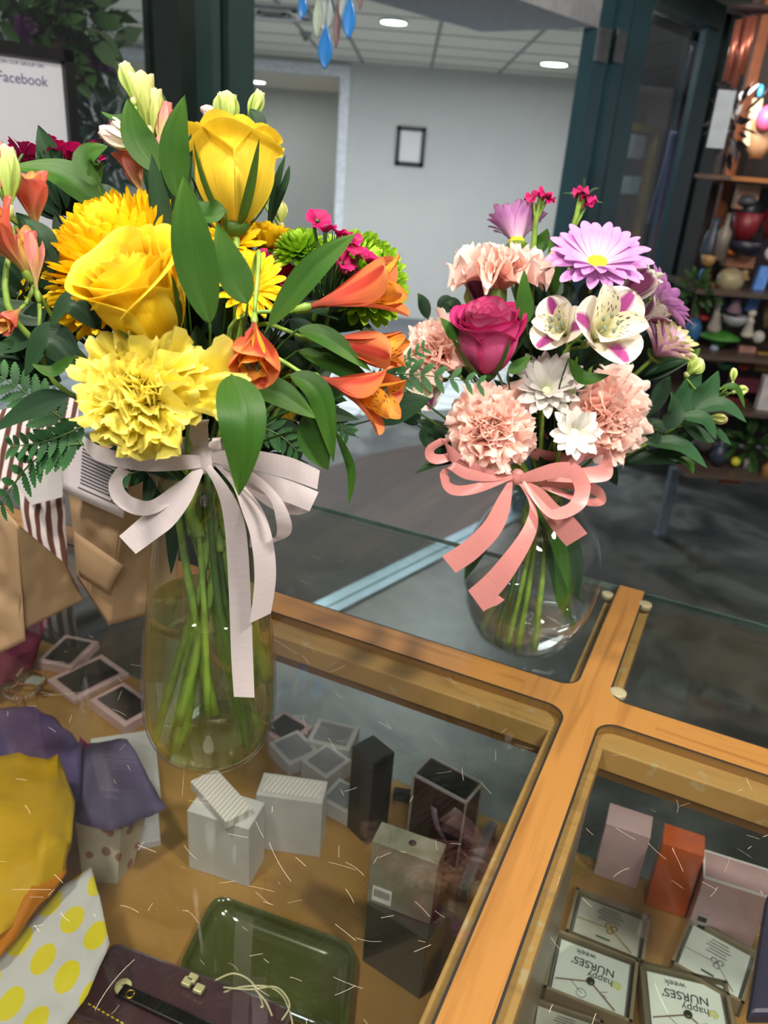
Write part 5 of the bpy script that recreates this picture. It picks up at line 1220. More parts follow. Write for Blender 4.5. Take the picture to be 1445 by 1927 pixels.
# leaves, each on the lily stem it belongs to
LL = [  # parent, base, mid, tip, width px, Y, material
 (budL, (300, 325), (258, 260), (240, 185), 58, .53, 'leaf', .3), (budL, (335, 375), (330, 275), (348, 178), 56, .50, 'leaf', .25),
 (budL, (245, 215), (215, 222), (190, 210), 14, .55, 'leaf', .2), (budL, (310, 210), (306, 190), (303, 172), 14, .57, 'leaf', .2),
 (budT, (495, 250), (480, 222), (470, 205), 34, .61, 'leafd', .2), (budT, (400, 245), (440, 235), (475, 240), 24, .61, 'leafd', .2),
 (budL, (320, 470), (300, 380), (285, 290), 38, .52, 'leafd', .3), (budL, (330, 420), (345, 330), (360, 250), 34, .54, 'leafd', .3),
 (A_[0], (395, 610), (362, 460), (347, 328), 78, .43, 'leaf', .25), (A_[0], (466, 572), (435, 505), (407, 418), 62, .435, 'leaf', .22),
 (A_[0], (505, 615), (590, 510), (672, 438), 56, .46, 'leaf', .35), (A_[0], (425, 395), (390, 400), (360, 378), 52, .51, 'leaf', .2),
 (A_[0], (436, 705, .425), (457, 795, .398), (450, 932, .40), 88, .40, 'leaf', .25), (A_[3], (455, 725), (525, 742), (595, 788), 54, .46, 'leaf', .3),
 (A_[3], (545, 705), (600, 745), (628, 870), 50, .47, 'leaf', .35), (A_[3], (598, 760), (592, 830), (618, 885), 62, .475, 'leaf', .15),
 (A_[3], (630, 810), (660, 885), (656, 950), 17, .475, 'leaf', .6), (A_[2], (560, 620), (620, 640), (700, 700), 42, .50, 'leaf', .3),
 (A_[2], (560, 660), (640, 690), (720, 745), 44, .51, 'leaf', .3), (A_[1], (545, 600), (580, 640), (600, 700), 48, .53, 'leafd', .3),
 (A_[1], (520, 640), (570, 690), (580, 760), 50, .55, 'leafd', .3), (A_[1], (560, 575), (640, 590), (720, 640), 36, .54, 'leafd', .3),
 (budF, (210, 400), (120, 330), (25, 312), 62, .56, 'leaf', .25), (budF, (185, 350), (165, 300), (205, 275), 52, .54, 'leaf', .3), (budF, (90, 560), (60, 450), (30, 400), 60, .55, 'leafd', .3),
 (budF, (100, 520), (85, 450), (45, 410), 40, .50, 'leafd', .3), (A_[4], (105, 400), (130, 470), (125, 560), 44, .55, 'leafd', .3),
 (A_[6], (190, 620), (135, 572), (95, 615), 50, .46, 'leafd', .4), (A_[6], (145, 690), (90, 640), (48, 708), 66, .46, 'leafd', .35), (A_[8], (140, 670), (100, 700), (60, 685), 26, .44, 'leaf', .3),
 (A_[8], (130, 745), (60, 770), (-15, 812), 50, .46, 'leafd', .35), (A_[8], (90, 560), (40, 640), (-20, 660), 50, .52, 'leafd', .3), (A_[5], (100, 600), (40, 590), (-20, 560), 50, .52, 'leafd', .3),
 (A_[7], (350, 600), (320, 520), (330, 420), 60, .56, 'leafd', .3), (A_[7], (420, 640), (400, 560), (380, 500), 60, .54, 'leafd', .3), (A_[0], (400, 760), (380, 690), (370, 610), 70, .52, 'leafd', .3),
 (A_[0], (430, 800), (500, 780), (560, 740), 60, .56, 'leafd', .3), (A_[1], (600, 480), (565, 500), (520, 480), 40, .60, 'leafd', .3), (A_[2], (500, 840), (540, 820), (560, 880), 60, .56, 'leafd', .3),
 (A_[2], (700, 790), (750, 770), (812, 750), 62, .60, 'leafd', .3), (A_[5], (150, 600), (60, 520), (0, 500), 60, .60, 'leafd', .3), (A_[7], (250, 420), (190, 370), (120, 360), 50, .60, 'leafd', .3),
 (A_[2], (500, 600), (520, 560), (590, 520), 60, .58, 'leafd', .3), (A_[1], (520, 560), (600, 600), (680, 620), 60, .57, 'leafd', .3),
 (budT, (505, 440), (520, 350), (538, 290), 16, .60, 'leafd', .3), (budT, (500, 440), (535, 350), (545, 310), 14, .60, 'leafd', .3)]
LL += [(A_[1], (410, 900), (440, 1020), (480, 1180), 26, .545, 'leafd', .3), (A_[7], (350, 890), (330, 980), (322, 1080), 36, .55, 'leafd', .3), (A_[3], (400, 900), (385, 960), (395, 1050), 44, .56, 'leafd', .3),
       (A_[8], (340, 880), (300, 910), (285, 960), 44, .53, 'leafd', .3)]
for (par, b, m_, e, wpx, Y, mm, cup) in LL: leaf(par, b, m_, e, wpx, Y, mm, cup=cup)
# dark filler foliage inside the bouquet
def filler(lab, pts, side, seed):
    rd = random.Random(seed); t = thing('filler_foliage', V(*pts[0][:3]), lab, 'foliage')
    for (px, py, Y, R, n) in pts:
        c = V(px, py, Y); N0 = NL if side == 'L' else NR
        for k in range(n):
            q = Vector((rd.gauss(0, 1), rd.gauss(0, 1), rd.gauss(0, 1))).normalized()*R*rd.uniform(.3, 1); b = c+q*.3; e = b+(q+(c-N0)*.3).normalized()*rd.uniform(.035, .055)
            leafmesh(b, b.lerp(e, .5)+Vector((0, 0, .004)), e, rd.uniform(.012, .02), D(rd.uniform(-.5, .5), rd.uniform(0, 1), 1)).build('leaf', P_['leafd'], t)
    stem_to(t, V(*pts[0][:3]), D(0, 1, 0), side, .0018, mt=M_['stemd'])
filler('dark leafy filler deep inside the left bouquet, seen in the gaps', [(380, 650, .56, .03, 16), (200, 620, .58, .035, 14), (80, 600, .60, .035, 14), (560, 620, .60, .035, 14), (330, 420, .60, .03, 10), (500, 700, .60, .03, 8), (620, 560, .60, .03, 10), (400, 800, .53, .02, 14), (380, 860, .55, .02, 12), (440, 880, .56, .02, 8), (40, 680, .56, .03, 16), (300, 850, .56, .02, 8), (100, 700, .54, .03, 16), (60, 560, .56, .03, 14), (0, 620, .54, .03, 14), (120, 640, .55, .03, 12), (560, 780, .56, .025, 10), (480, 620, .57, .03, 12), (120, 400, .60, .03, 10)], 'L', 3)
filler('dark leafy filler deep inside the right bouquet, seen in the gaps', [(990, 780, .80, .035, 16), (1120, 720, .82, .035, 14), (880, 700, .82, .03, 12), (1010, 600, .80, .03, 14), (1180, 820, .80, .03, 10), (1050, 850, .75, .02, 12), (980, 840, .76, .02, 14), (1000, 700, .76, .03, 16), (1090, 690, .76, .03, 14), (1130, 860, .78, .025, 10), (870, 850, .78, .02, 8), (1200, 700, .80, .03, 10)], 'R', 4)
# ferns
fern((150, 835, .46), [(70, 860)], (0, 950), .46, 62, 'serrated fern frond low at the left edge over the paper bags', n=10, seed=1, shrink=.4)
fern((120, 790, .50), [(50, 740)], (-30, 690), .50, 60, 'fern frond at the left edge beneath the dark leaves', n=9, seed=2, shrink=.4)
fern((160, 800, .47), [(90, 830)], (20, 840), .46, 50, 'fern frond reaching left just under the lemon carnation', n=9, seed=3, shrink=.4)
fern((560, 740, .56), [(610, 770)], (655, 815), .56, 46, 'fern frond hanging beneath the orange lilies', n=9, seed=4, shrink=.5)
fern((715, 705, .66), [(790, 705)], (905, 722), .66, 52, 'fern frond with serrated leaflets crossing from left to right bouquet', n=9, seed=5, shrink=.5, side='R')
fern((700, 730, .64), [(745, 690)], (798, 655), .64, 30, 'short fern tip rising before the blush carnation', n=8, seed=6, shrink=.4, side='R')
fern((470, 800, .52), [(520, 815)], (560, 850), .52, 44, 'short fern tip hanging right of the big leaf', n=7, seed=8, shrink=.4)
fern((250, 890, .56), [(225, 900)], (222, 940), .56, 34, 'small dark fern tip behind the white ribbon loop', n=6, seed=9, shrink=.4)
# ------------------------------------------------------------------ right bouquet
c, r = at(944, 486, .745, 88)
carnation('blush_carnation', c, D(.03, .93, .42), r*1.04, P_['pcarn'], 'blush pink carnation at the top of the right bouquet, side on', 'R', seed=11, flat=.92)
c, r = at(808, 642, .745, 68)
carnation('blush_carnation', c, D(-.55, .45, .65), r*1.08, P_['pcarn'], 'blush pink carnation at the left, beside the magenta rose', 'R', seed=12)
c, r = at(928, 800, .665, 88)
carnation('blush_carnation', c, D(-.02, .1, 1), r*1.02, P_['pcarn'], 'blush pink carnation facing forward, directly above the pink bow', 'R', seed=13)
c, r = at(1168, 780, .70, 84)
carnation('blush_carnation', c, D(.5, -.08, .85), r*1.02, P_['pcarn'], 'blush pink carnation at the lower right beside the dark leaves', 'R', seed=14)
c, r = at(918, 640, .70, 66)
rose('magenta_rose', c, D(-.05, .8, .6), r*.98, r*2.05, P_['prose'], 'magenta pink rose at the centre left of the right bouquet', 'R', mtin=P_['prosein'], seed=3, lip=.25)
c, r = at(1124, 492, .72, 92)
daisy('lavender_daisy', c, D(-.02, .6, .8), r*1.06, P_['lav'], 'large lavender daisy with yellow centre at the top right', 'R', n=42, rows=2, seed=2, disc=.24, Wf=.25)
c, r = at(972, 452, .79, 74)
daisy('lavender_daisy', c, D(.0, .98, -.12), r*1.1, P_['lav'], 'lavender daisy seen from the side behind the top carnation', 'R', n=30, rows=2, seed=4, disc=.2, Wf=.36, a0=22, a1=62)
c, r = at(1235, 570, .77, 78)
daisy('lavender_daisy', c, D(.72, .55, .25), r*1.0, P_['lav'], 'lavender daisy turned to the right behind the striped lilies', 'R', n=36, rows=2, seed=6, disc=.2, Wf=.25, a0=50, a1=85)
c, r = at(1240, 662, .745, 70)
daisy('lavender_chrysanthemum', c, D(.45, .55, .6), r*1.1, P_['lavg'], 'lavender mum with curling lime tips below the right daisy', 'R', n=42, rows=3, seed=7, disc=.0, Wf=.2, a0=40, a1=62, cat='chrysanthemum', cup=.8)
c, r = at(1028, 735, .70, 76)
daisy('white_chrysanthemum', c, D(-.1, .3, .9), r*1.05, P_['wht'], 'white mum between the two front blush carnations', 'R', n=36, rows=3, seed=8, disc=.12, Wf=.27, a0=42, a1=76, cat='chrysanthemum', discmat=mat('lime_white_disc', 'DDE2B0', .6), tip=.8)
c, r = at(1080, 815, .665, 54)
daisy('white_chrysanthemum', c, D(.0, -.05, 1), r*1.1, P_['wht'], 'small white mum hanging just above the pink bow', 'R', n=16, rows=2, seed=9, disc=.2, Wf=.36, a0=40, a1=80, cat='chrysanthemum', discmat=mat('cream_disc', 'E2E0BC', .6), tip=.8)
B_ = []
B_.append(al(1132, 622, .67, 150, D(.12, .1, 1), P_['whto'], P_['whti'], 'white lily with purple stripes, open in the centre of the right bouquet', 'R', seed=11, flare=72, Wo=.62, spin=.4, wi=.36))
B_.append(al(1055, 618, .70, 112, D(-.45, .1, .85), P_['whto'], P_['whti'], 'white lily with purple stripes, left of the central one', 'R', seed=12, flare=70, Wo=.62, spin=1.4, wi=.34))
B_.append(al(1190, 548, .73, 105, D(.6, .6, .3), P_['purpo'], P_['whti'], 'plum striped lily closing beneath the large lavender daisy', 'R', seed=13, flare=25, Wo=.55, spin=.8, stamens=False))
B_.append(al(905, 555, .765, 88, D(-.15, .9, .3), P_['purpo'], P_['whti'], 'plum and white lily behind the magenta rose', 'R', seed=14, flare=34, Wo=.6, stamens=False))
B_.append(al(812, 725, .74, 95, D(-.5, -.3, .7), P_['whto'], P_['whti'], 'white and purple lily low at the left of the right bouquet', 'R', seed=15, flare=60, Wo=.6, stamens=False))
B_.append(al(1215, 600, .76, 95, D(.5, .3, .6), P_['purpo'], P_['whti'], 'plum striped lily behind the white one, right side', 'R', seed=16, flare=35, Wo=.5, stamens=False))
# small dianthus sprigs on long stalks
for (px, py, bx, by, lb, sd_) in ((1018, 367, 1008, 420, 'tiny magenta dianthus on a thin stalk, topmost of the right bouquet', 3), (1098, 368, 1075, 440, 'tiny magenta dianthus sprig rising left of the green door post', 4)):
    Y = .78; t = thing('magenta_dianthus', V(px, py, Y), lb, 'dianthus'); p = V(px, py, Y); b = V(bx, by, Y)
    rd = random.Random(sd_)
    for (dx, dy) in ((-16, 2), (8, -4), (12, 6)) if sd_ == 3 else ((-6, -8), (4, 2), (10, 12)):
        q = V(px+dx, py+dy, Y); M = frame(q, D(rd.uniform(-.5, .5), .6, .5), rd.random()*6); m1 = MB()
        for j in range(5):
            p0 = rd.random()*6
            def fn(u, v): s = (v-.5)*2; return (.0075*u*(1-.15*s*s), .0045*s*(.2+u), .003*math.sin(3*s+p0)*u)
            m1.grid(5, 6, fn, M @ RZ(j*2*PI/5))
        m1.build('floret', P_['mag'], t)
        MB().tube([q, q.lerp(b, .5), b], .0012, 5).build('flower_stalk', M_['stem'], t)
    for (dx, dy, ex, ey) in ((-4, 8, -40, -4), (2, 4, 30, -14), (4, 10, 38, 14), (0, 0, 2, -34)):
        if sd_ == 4: leafmesh(V(px+dx, py+dy, Y), V(px+ex*.6, py+ey*.8, Y), V(px+ex, py+ey, Y), .0025, D(0, .4, 1)).build('leaf', P_['leafd'], t)
    MB().tube([p, b, V(bx-5, by+60, Y)], lambda u: .0022+.0006*u, 7).build('calyx', M_['stem'], t)
    stem_to(t, V(bx-5, by+60, Y), D(0, 1, 0), 'R', .0016)
# ruscus sprigs
sp = thing('ruscus_sprig', V(1285, 800, .74), 'sprig of pointed dark green leaves at the right of the pink bouquet', 'foliage')
MB().tube([V(1200, 810, .76), V(1285, 800, .74), V(1340, 740, .73), V(1385, 725, .73)], .0013, 6).build('stalk', M_['stem'], sp)
for (b, m_, e, wpx, Y, mm) in (((1262, 800), (1292, 745), (1318, 674), 46, .73, 'leafb'), ((1305, 770), (1330, 740), (1352, 698), 42, .725, 'leafb'), ((1305, 775), (1360, 762), (1406, 796), 32, .71, 'leafb'),
    ((1280, 785), (1325, 790), (1348, 828), 32, .70, 'leafb'), ((1278, 790), (1310, 815), (1345, 832), 34, .71, 'leafb'), ((1330, 800), (1350, 815), (1377, 838), 22, .73, 'leafb'),
    ((1255, 808), (1268, 775), (1264, 738), 38, .69, 'leafd'), ((1215, 835), (1280, 838), (1332, 882), 34, .70, 'leafb'), ((1230, 800), (1270, 820), (1304, 830), 36, .72, 'leafd'),
    ((1180, 870), (1250, 860), (1310, 872), 34, .72, 'leafd'), ((1275, 865), (1295, 872), (1305, 892), 22, .71, 'leaf'), ((1356, 730), (1385, 730), (1402, 770), 16, .72, 'leaf'), ((1335, 760), (1350, 745), (1372, 738), 26, .73, 'leaf'),
    ((1225, 780), (1245, 735), (1262, 708), 30, .75, 'leafd'), ((1290, 680), (1305, 668), (1318, 655), 16, .76, 'leaf')):
    leafmesh(PV(b, Y), PV(m_, Y), PV(e, Y), wpx*pxm(PV(m_, Y)), D(.1, .5, 1), cup=.2).build('leaf', P_[mm], sp)
stem_to(sp, V(1200, 810, .76), D(.8, .4, 0), 'R', .0016)
t = thing('peruvian_lily', V(1380, 720, .73), 'pale green lily buds at the far right tip of the pink bouquet', 'peruvian lily'); node = V(1330, 760, .73)
for i, (px, py, Lp, Wp, d, mm) in enumerate(((1380, 706, 26, 13, D(.1, 1, 0), 'gbud'), (1394, 735, 26, 18, D(.9, .2, 0), 'gbud'), (1352, 788, 34, 18, D(.9, -.2, .2), 'bud'), (1308, 690, 36, 30, D(.6, .6, .2), 'gbud'))):
    p = V(px, py, .73); k = pxm(p); e = bud(t, p, d, Lp*k, Wp*k, P_[mm], seed=i+5); MB().tube([e, e.lerp(node, .5), node], .0009, 6).build('flower_stalk', M_['stem'], t)
stem_to(t, node, D(.7, .5, 0), 'R', .0014)
LR = [(B_[0], (1070, 675), (1095, 712), (1148, 706), 30, .66, 'leaf'), (B_[1], (990, 610), (985, 565), (986, 508), 34, .70, 'leaf'), (B_[1], (1055, 580), (1070, 550), (1054, 515), 26, .71, 'leafd'),
      (B_[1], (1000, 660), (990, 600), (1050, 590), 44, .73, 'leafd'), (B_[1], (1010, 720), (1000, 660), (1000, 610), 50, .75, 'leafd'), (B_[3], (830, 590), (840, 570), (855, 565), 30, .77, 'leafd'), (B_[3], (805, 600), (795, 570), (786, 552), 24, .78, 'leafd'),
      (B_[3], (870, 585), (845, 575), (825, 570), 34, .78, 'leafd'), (B_[4], (830, 860), (800, 820), (820, 790), 26, .74, 'leafd'), (B_[4], (860, 640), (845, 620), (828, 598), 26, .69, 'leaf'),
      (B_[0], (1150, 820), (1120, 805), (1080, 815), 44, .72, 'leaf'), (B_[2], (1090, 570), (1110, 545), (1130, 540), 30, .74, 'leafd'), (B_[0], (1040, 560), (1040, 500), (1035, 450), 30, .78, 'leaf'), (B_[3], (885, 580), (885, 550), (878, 530), 28, .77, 'bud'),
      (B_[0], (955, 700), (975, 690), (1000, 668), 26, .68, 'leaf'), (B_[4], (785, 800), (760, 770), (722, 780), 46, .80, 'leafd'), (B_[3], (1000, 480), (1020, 455), (1030, 430), 30, .80, 'leaf')]
LR += [(B_[0], (1015, 950), (1050, 1060), (1062, 1180), 46, .735, 'leaf'), (B_[2], (1020, 960), (1075, 1040), (1080, 1150), 40, .76, 'leafd'), (B_[4], (950, 950), (905, 1020), (875, 1090), 34, .73, 'leafd'),
       (B_[5], (1000, 930), (1045, 1010), (1070, 1110), 34, .72, 'leaf')]
for (par, b, m_, e, wpx, Y, mm) in LR: leaf(par, b, m_, e, wpx, Y, mm)
# ------------------------------------------------------------------ ribbons
def satin(name, c, c2):
    m, nt, out = newmat(name); b = nt.nodes.new('ShaderNodeBsdfPrincipled'); uv = N(nt, 'ShaderNodeUVMap')
    mp = N(nt, 'ShaderNodeMapping'); mp.inputs['Scale'].default_value = (260, 1, 1); nt.links.new(uv.outputs[0], mp.inputs[0])
    no = N(nt, 'ShaderNodeTexNoise'); no.inputs['Scale'].default_value = 1; nt.links.new(mp.outputs[0], no.inputs['Vector'])
    nt.links.new(ramp(nt, no.outputs[0], [(.3, c2), (.7, c)]), b.inputs['Base Color']); b.inputs['Roughness'].default_value = .34; b.inputs['Anisotropic'].default_value = .5; b.inputs['Sheen Weight'].default_value = .3
    t = nt.nodes.new('ShaderNodeBsdfTranslucent'); t.inputs[0].default_value = lin(c); mx = nt.nodes.new('ShaderNodeMixShader'); mx.inputs[0].default_value = .18
    nt.links.new(b.outputs[0], mx.inputs[1]); nt.links.new(t.outputs[0], mx.inputs[2]); nt.links.new(mx.outputs[0], out.inputs[0]); return m
WR = satin('white_satin', 'D8CED0', 'CAC0C2'); PR = satin('pink_satin', 'CB8783', 'BE7A77')
def band(parent, name, A, B, mt, Y):    # two edges digitised
    A = [PV(q, Y) for q in A]; B = [PV(q, Y) for q in B]
    A, B = spline(A, 8), spline(B, 8)
    def res(P, n):
        d = [0]
        for i in range(1, len(P)): d.append(d[-1]+(P[i]-P[i-1]).length)
        out = []; j = 0
        for k in range(n+1):
            s = d[-1]*k/n
            while j < len(P)-2 and d[j+1] < s: j += 1
            f = (s-d[j])/max(1e-9, d[j+1]-d[j]); out.append(P[j].lerp(P[j+1], min(1, max(0, f))))
        return out
    n = 40; A, B = res(A, n), res(B, n); m1 = MB()
    def fn(u, v): i = round(u*n); return A[i].lerp(B[i], v)-fw*(.0003*math.sin(PI*v))
    m1.grid(n, 6, fn); m1.build(name, mt, parent)
def zb(L, ox, oy, s, Y): return [((ox+x*s), (oy+y*s), (y2 if y2 else Y)) for x, y, *r in L for y2 in [r[0] if r else None]]
kn = V(384, 866, .475)
bow = thing('white_bow', kn, 'white satin ribbon bow with long tails tied round the tall vase neck', 'ribbon')
def wz(L): return zb(L, 150, 780, .36337, .47)
def wb(nm, A, B, Y=.47): band(bow, nm, wz(A), wz(B), WR, Y)
wb('ribbon_tail', [(635, 262, .468), (700, 372, .462), (738, 500, .46), (760, 700, .462), (775, 1000, .465), (784, 1250, .467), (798, 1462, .468)], [(668, 250, .468), (775, 385, .458), (845, 530, .456), (872, 700, .458), (888, 1000, .463), (897, 1250, .465), (905, 1466, .466)])
wb('ribbon_tail', [(690, 255, .47), (790, 370, .462), (840, 500, .455), (885, 640, .452), (905, 850, .455), (880, 1082, .46)], [(720, 240, .47), (880, 400, .462), (960, 520, .458), (1005, 680, .457), (1016, 850, .46), (990, 1030, .465)])
wb('ribbon_tail', [(628, 252, .468), (545, 325, .46), (440, 420, .455), (330, 520, .45), (204, 630, .448)], [(640, 300, .466), (575, 450, .458), (490, 570, .453), (400, 642, .448), (290, 722, .445)])
wb('ribbon_tail', [(605, 200, .47), (570, 120, .475), (572, 60, .48), (578, 30, .485)], [(665, 205, .468), (668, 120, .472), (664, 60, .478), (672, 25, .485)])
# loops: left
wb('bow_loop', [(625, 212, .466), (480, 205, .45), (300, 205, .44), (120, 170, .445), (20, 110, .46)], [(632, 275, .466), (480, 292, .45), (300, 290, .44), (90, 240, .45), (8, 150, .465)])
wb('bow_loop', [(205, 262, .44), (150, 350, .432), (175, 450, .43), (290, 520, .435), (420, 500, .45), (560, 380, .462)], [(262, 298, .45), (222, 340, .44), (240, 400, .438), (300, 438, .442), (380, 440, .455), (520, 340, .466)])
# loops: right
wb('bow_loop', [(690, 195, .468), (830, 175, .462), (940, 190, .458), (1100, 225, .455), (1243, 290, .452)], [(690, 250, .468), (800, 270, .462), (920, 292, .458), (1080, 335, .455), (1230, 388, .452)])
wb('bow_loop', [(1243, 290, .452), (1180, 262, .47), (1000, 215, .475), (760, 205, .472)], [(1230, 388, .452), (1170, 350, .47), (1000, 300, .475), (760, 260, .472)])
wb('bow_loop', [(760, 255, .466), (900, 290, .456), (1080, 340, .45), (1237, 402, .447)], [(790, 330, .466), (920, 400, .457), (1060, 450, .45), (1190, 502, .447)])
wb('bow_loop', [(1237, 402, .447), (1160, 420, .465), (1040, 400, .475), (800, 260, .472)], [(1190, 502, .447), (1110, 520, .465), (980, 480, .475), (780, 320, .472)])
wb('bow_loop', [(740, 235, .466), (900, 300, .455), (1030, 420, .448), (1092, 540, .445), (1090, 620, .45), (1010, 660, .465), (880, 690, .48)], [(740, 275, .466), (880, 350, .455), (985, 440, .448), (1018, 560, .447), (1018, 625, .455), (990, 640, .468), (880, 640, .48)])
m1 = MB(); m1.ball(kn-fw*.004, .0075, 10, (1.1, .8, 1.3)); m1.build('knot', WR, bow)
m1 = MB(); zk = kn.z-TOP-.004; m1.lathe([(profL[-3][0]+.0012, zk-.006), (profL[-3][0]+.0016, zk), (profL[-3][0]+.0012, zk+.006)], Matrix.Translation(BL), 40); m1.build('neck_band', WR, bow, solid=.0005)
kn = V(972, 898, .665)
bow = thing('pink_bow', kn, 'pink satin ribbon bow tied round the neck of the rounded vase', 'ribbon')
def pz(L): return zb(L, 750, 800, .31142, .66)
def pb_(nm, A, B, Y=.66): band(bow, nm, pz(A), pz(B), PR, Y)
pb_('ribbon_tail', [(665, 335, .66), (600, 440, .645), (520, 580, .63), (400, 700, .615), (262, 792, .605)], [(690, 345, .66), (670, 520, .645), (610, 660, .63), (480, 800, .615), (345, 893, .605)])
pb_('ribbon_tail', [(715, 340, .66), (790, 480, .65), (740, 640, .635), (560, 870, .62), (420, 1000, .61)], [(735, 345, .66), (828, 500, .65), (828, 660, .635), (680, 930, .62), (512, 1126, .61)])
pb_('ribbon_tail', [(420, 1000, .61), (430, 1010, .613)], [(512, 1126, .61), (520, 1118, .613)])
pb_('ribbon_tail', [(512, 1126, .611), (560, 1100, .618), (600, 1085, .625), (640, 1055, .63)], [(508, 1110, .611), (540, 1060, .618), (570, 1035, .625), (590, 1020, .63)])
pb_('ribbon_tail', [(735, 330, .66), (860, 380, .65), (960, 480, .643), (1060, 560, .64), (1140, 655, .638)], [(725, 350, .66), (830, 480, .65), (900, 590, .645), (960, 670, .642), (1015, 732, .64)])
pb_('bow_loop', [(700, 300, .66), (560, 270, .65), (430, 215, .65), (320, 130, .655), (250, 78, .66)], [(695, 345, .66), (540, 330, .65), (360, 260, .65), (300, 190, .655), (290, 130, .66)])
pb_('bow_loop', [(250, 78, .66), (170, 130, .65), (165, 200, .648), (230, 236, .65), (380, 210, .66), (560, 270, .668)], [(330, 90, .665), (230, 140, .658), (215, 170, .655), (270, 175, .658), (380, 150, .668), (560, 215, .672)])
pb_('bow_loop', [(700, 315, .658), (560, 340, .645), (400, 325, .635), (290, 260, .635), (250, 290, .632), (250, 340, .63)], [(690, 330, .658), (560, 300, .648), (420, 260, .64), (330, 225, .638), (300, 290, .64), (300, 340, .638)])
pb_('bow_loop', [(247, 290, .632), (270, 380, .625), (340, 425, .625), (480, 410, .635), (690, 325, .656)], [(310, 310, .64), (310, 345, .636), (370, 365, .636), (490, 345, .642), (680, 290, .66)])
pb_('bow_loop', [(735, 300, .658), (850, 255, .652), (960, 225, .65), (1080, 235, .65), (1150, 330, .645), (1158, 400, .64), (1120, 500, .632), (1000, 565, .625), (890, 545, .63), (740, 360, .655)],
    [(735, 345, .658), (850, 340, .652), (940, 320, .65), (1030, 320, .65), (1060, 370, .648), (1062, 410, .645), (1030, 470, .64), (960, 500, .635), (910, 500, .636), (760, 335, .656)])
pb_('bow_loop', [(740, 330, .664), (900, 330, .67), (1100, 330, .67), (1215, 370, .665), (1255, 440, .66), (1230, 485, .66), (1120, 480, .668), (860, 380, .672)], [(740, 350, .666), (900, 370, .675), (1100, 400, .678), (1170, 420, .675), (1200, 440, .67), (1190, 440, .67), (1100, 430, .676), (860, 345, .676)])
pb_('bow_loop', [(1010, 235, .67), (1100, 150, .675), (1200, 130, .68), (1275, 170, .68), (1290, 310, .67), (1180, 348, .665), (900, 340, .665)], [(1060, 260, .675), (1120, 215, .685), (1200, 190, .69), (1240, 180, .69), (1210, 240, .68), (1130, 255, .675), (900, 290, .67)])
m1 = MB(); m1.ball(kn-fw*.003, .006, 10, (1.1, .8, 1.3)); m1.build('knot', PR, bow)
m1 = MB(); zk = kn.z-TOP; rk_ = profR[-3][0]+.0016; m1.lathe([(rk_, zk-.006), (rk_+.0004, zk), (rk_, zk+.006)], Matrix.Translation(BR), 40); m1.build('neck_band', PR, bow, solid=.0005)
# ------------------------------------------------------------------ paper bags at the left, on the counter
kraft = mat('kraft_paper', 'A58B6A', .75, var=.05, scale=14, bump=.3, col2='8E7456')
def foldbag(nm, mt, quads, lab, extra=None, crump=.006):
    """quads: faces given by corner pixels with distance"""
    P0 = PV(quads[0][0], .6); t = thing(nm, P0, lab, 'paper bag')
    for q in quads:
        c = [PV(p, .6) for p in q]; m1 = MB()
        def fn(u, v):
            p = c[0].lerp(c[1], v).lerp(c[3].lerp(c[2], v), u); k = noise.noise(p*22)*1.3+noise.noise(p*55)*.5+abs(noise.noise(p*34+Vector((3, 1, 2))))
            e = math.sin(PI*u)*math.sin(PI*v); return p-fw*(crump*k*min(1, 4*e))
        m1.grid(22, 22, fn); m1.build('bag_panel', mt, t, solid=.0005)
    return t
def foot(px, py, z=TOP): p = Z(px, py, z); return p.y
yb = foot(203, 1177)
k1 = foldbag('kraft_paper_bag', kraft, [[(118, 830, yb), (238, 900, yb-.015), (204, 1177, yb), (146, 1088, yb+.03)], [(238, 900, yb-.015), (345, 850, yb+.06), (330, 1145, yb+.05), (204, 1177, yb)],
    [(118, 830, yb+.05), (300, 830, yb+.08), (330, 1145, yb+.05), (146, 1088, yb+.03)]], 'crumpled kraft paper bag with a printed label, behind the tall vase')
# folded-over flap on the front
m1 = MB(); c = [PV(p, yb) for p in ((140, 1000, yb-.012), (232, 1064, yb-.022), (204, 1118, yb-.016), (150, 1085, yb-.006))]
m1.grid(6, 6, lambda u, v: c[0].lerp(c[1], v).lerp(c[3].lerp(c[2], v), u)-fw*(.004*math.sin(PI*u))); m1.build('folded_flap', kraft, k1, solid=.0005)
lab_ = [PV(p, yb) for p in ((122, 810, yb-.012), (246, 870, yb-.03), (232, 975, yb-.03), (118, 925, yb-.012))]
m1 = MB(); m1.grid(6, 6, lambda u, v: lab_[0].lerp(lab_[1], v).lerp(lab_[3].lerp(lab_[2], v), u)); lbk = m1.build('label', mat('label_white', 'DAD4DC', .5, var=.01), k1, solid=.0005)
m1 = MB()
for i in range(12):
    u = .08+i*.057; e = .97-(.05 if i % 3 == 0 else 0); f_ = lambda uu, vv: lab_[0].lerp(lab_[1], vv).lerp(lab_[3].lerp(lab_[2], vv), uu)-fw*.0008
    m1.poly([f_(u, .28), f_(u, e), f_(u+.025, e), f_(u+.025, .28)])
i = 12; m1.poly([f_(.80, .25), f_(.80, .92), f_(.825, .92), f_(.825, .25)]); m1.build('print_lines', mat('grey_print', '5A565C', .7), lbk, smooth=False)
k2y = foot(40, 1225)
k2 = foldbag('kraft_paper_bag', kraft, [[(-40, 900, k2y), (32, 985, k2y-.02), (48, 1205, k2y), (-60, 1260, k2y)], [(32, 985, k2y-.02), (122, 1060, k2y+.04), (158, 1128, k2y+.05), (36, 1190, k2y+.0)], [(-40, 900, k2y+.02), (32, 985, k2y+.03), (158, 1128, k2y+.06), (-40, 1200, k2y+.05)]], 'crumpled kraft paper bag cut off by the left edge')
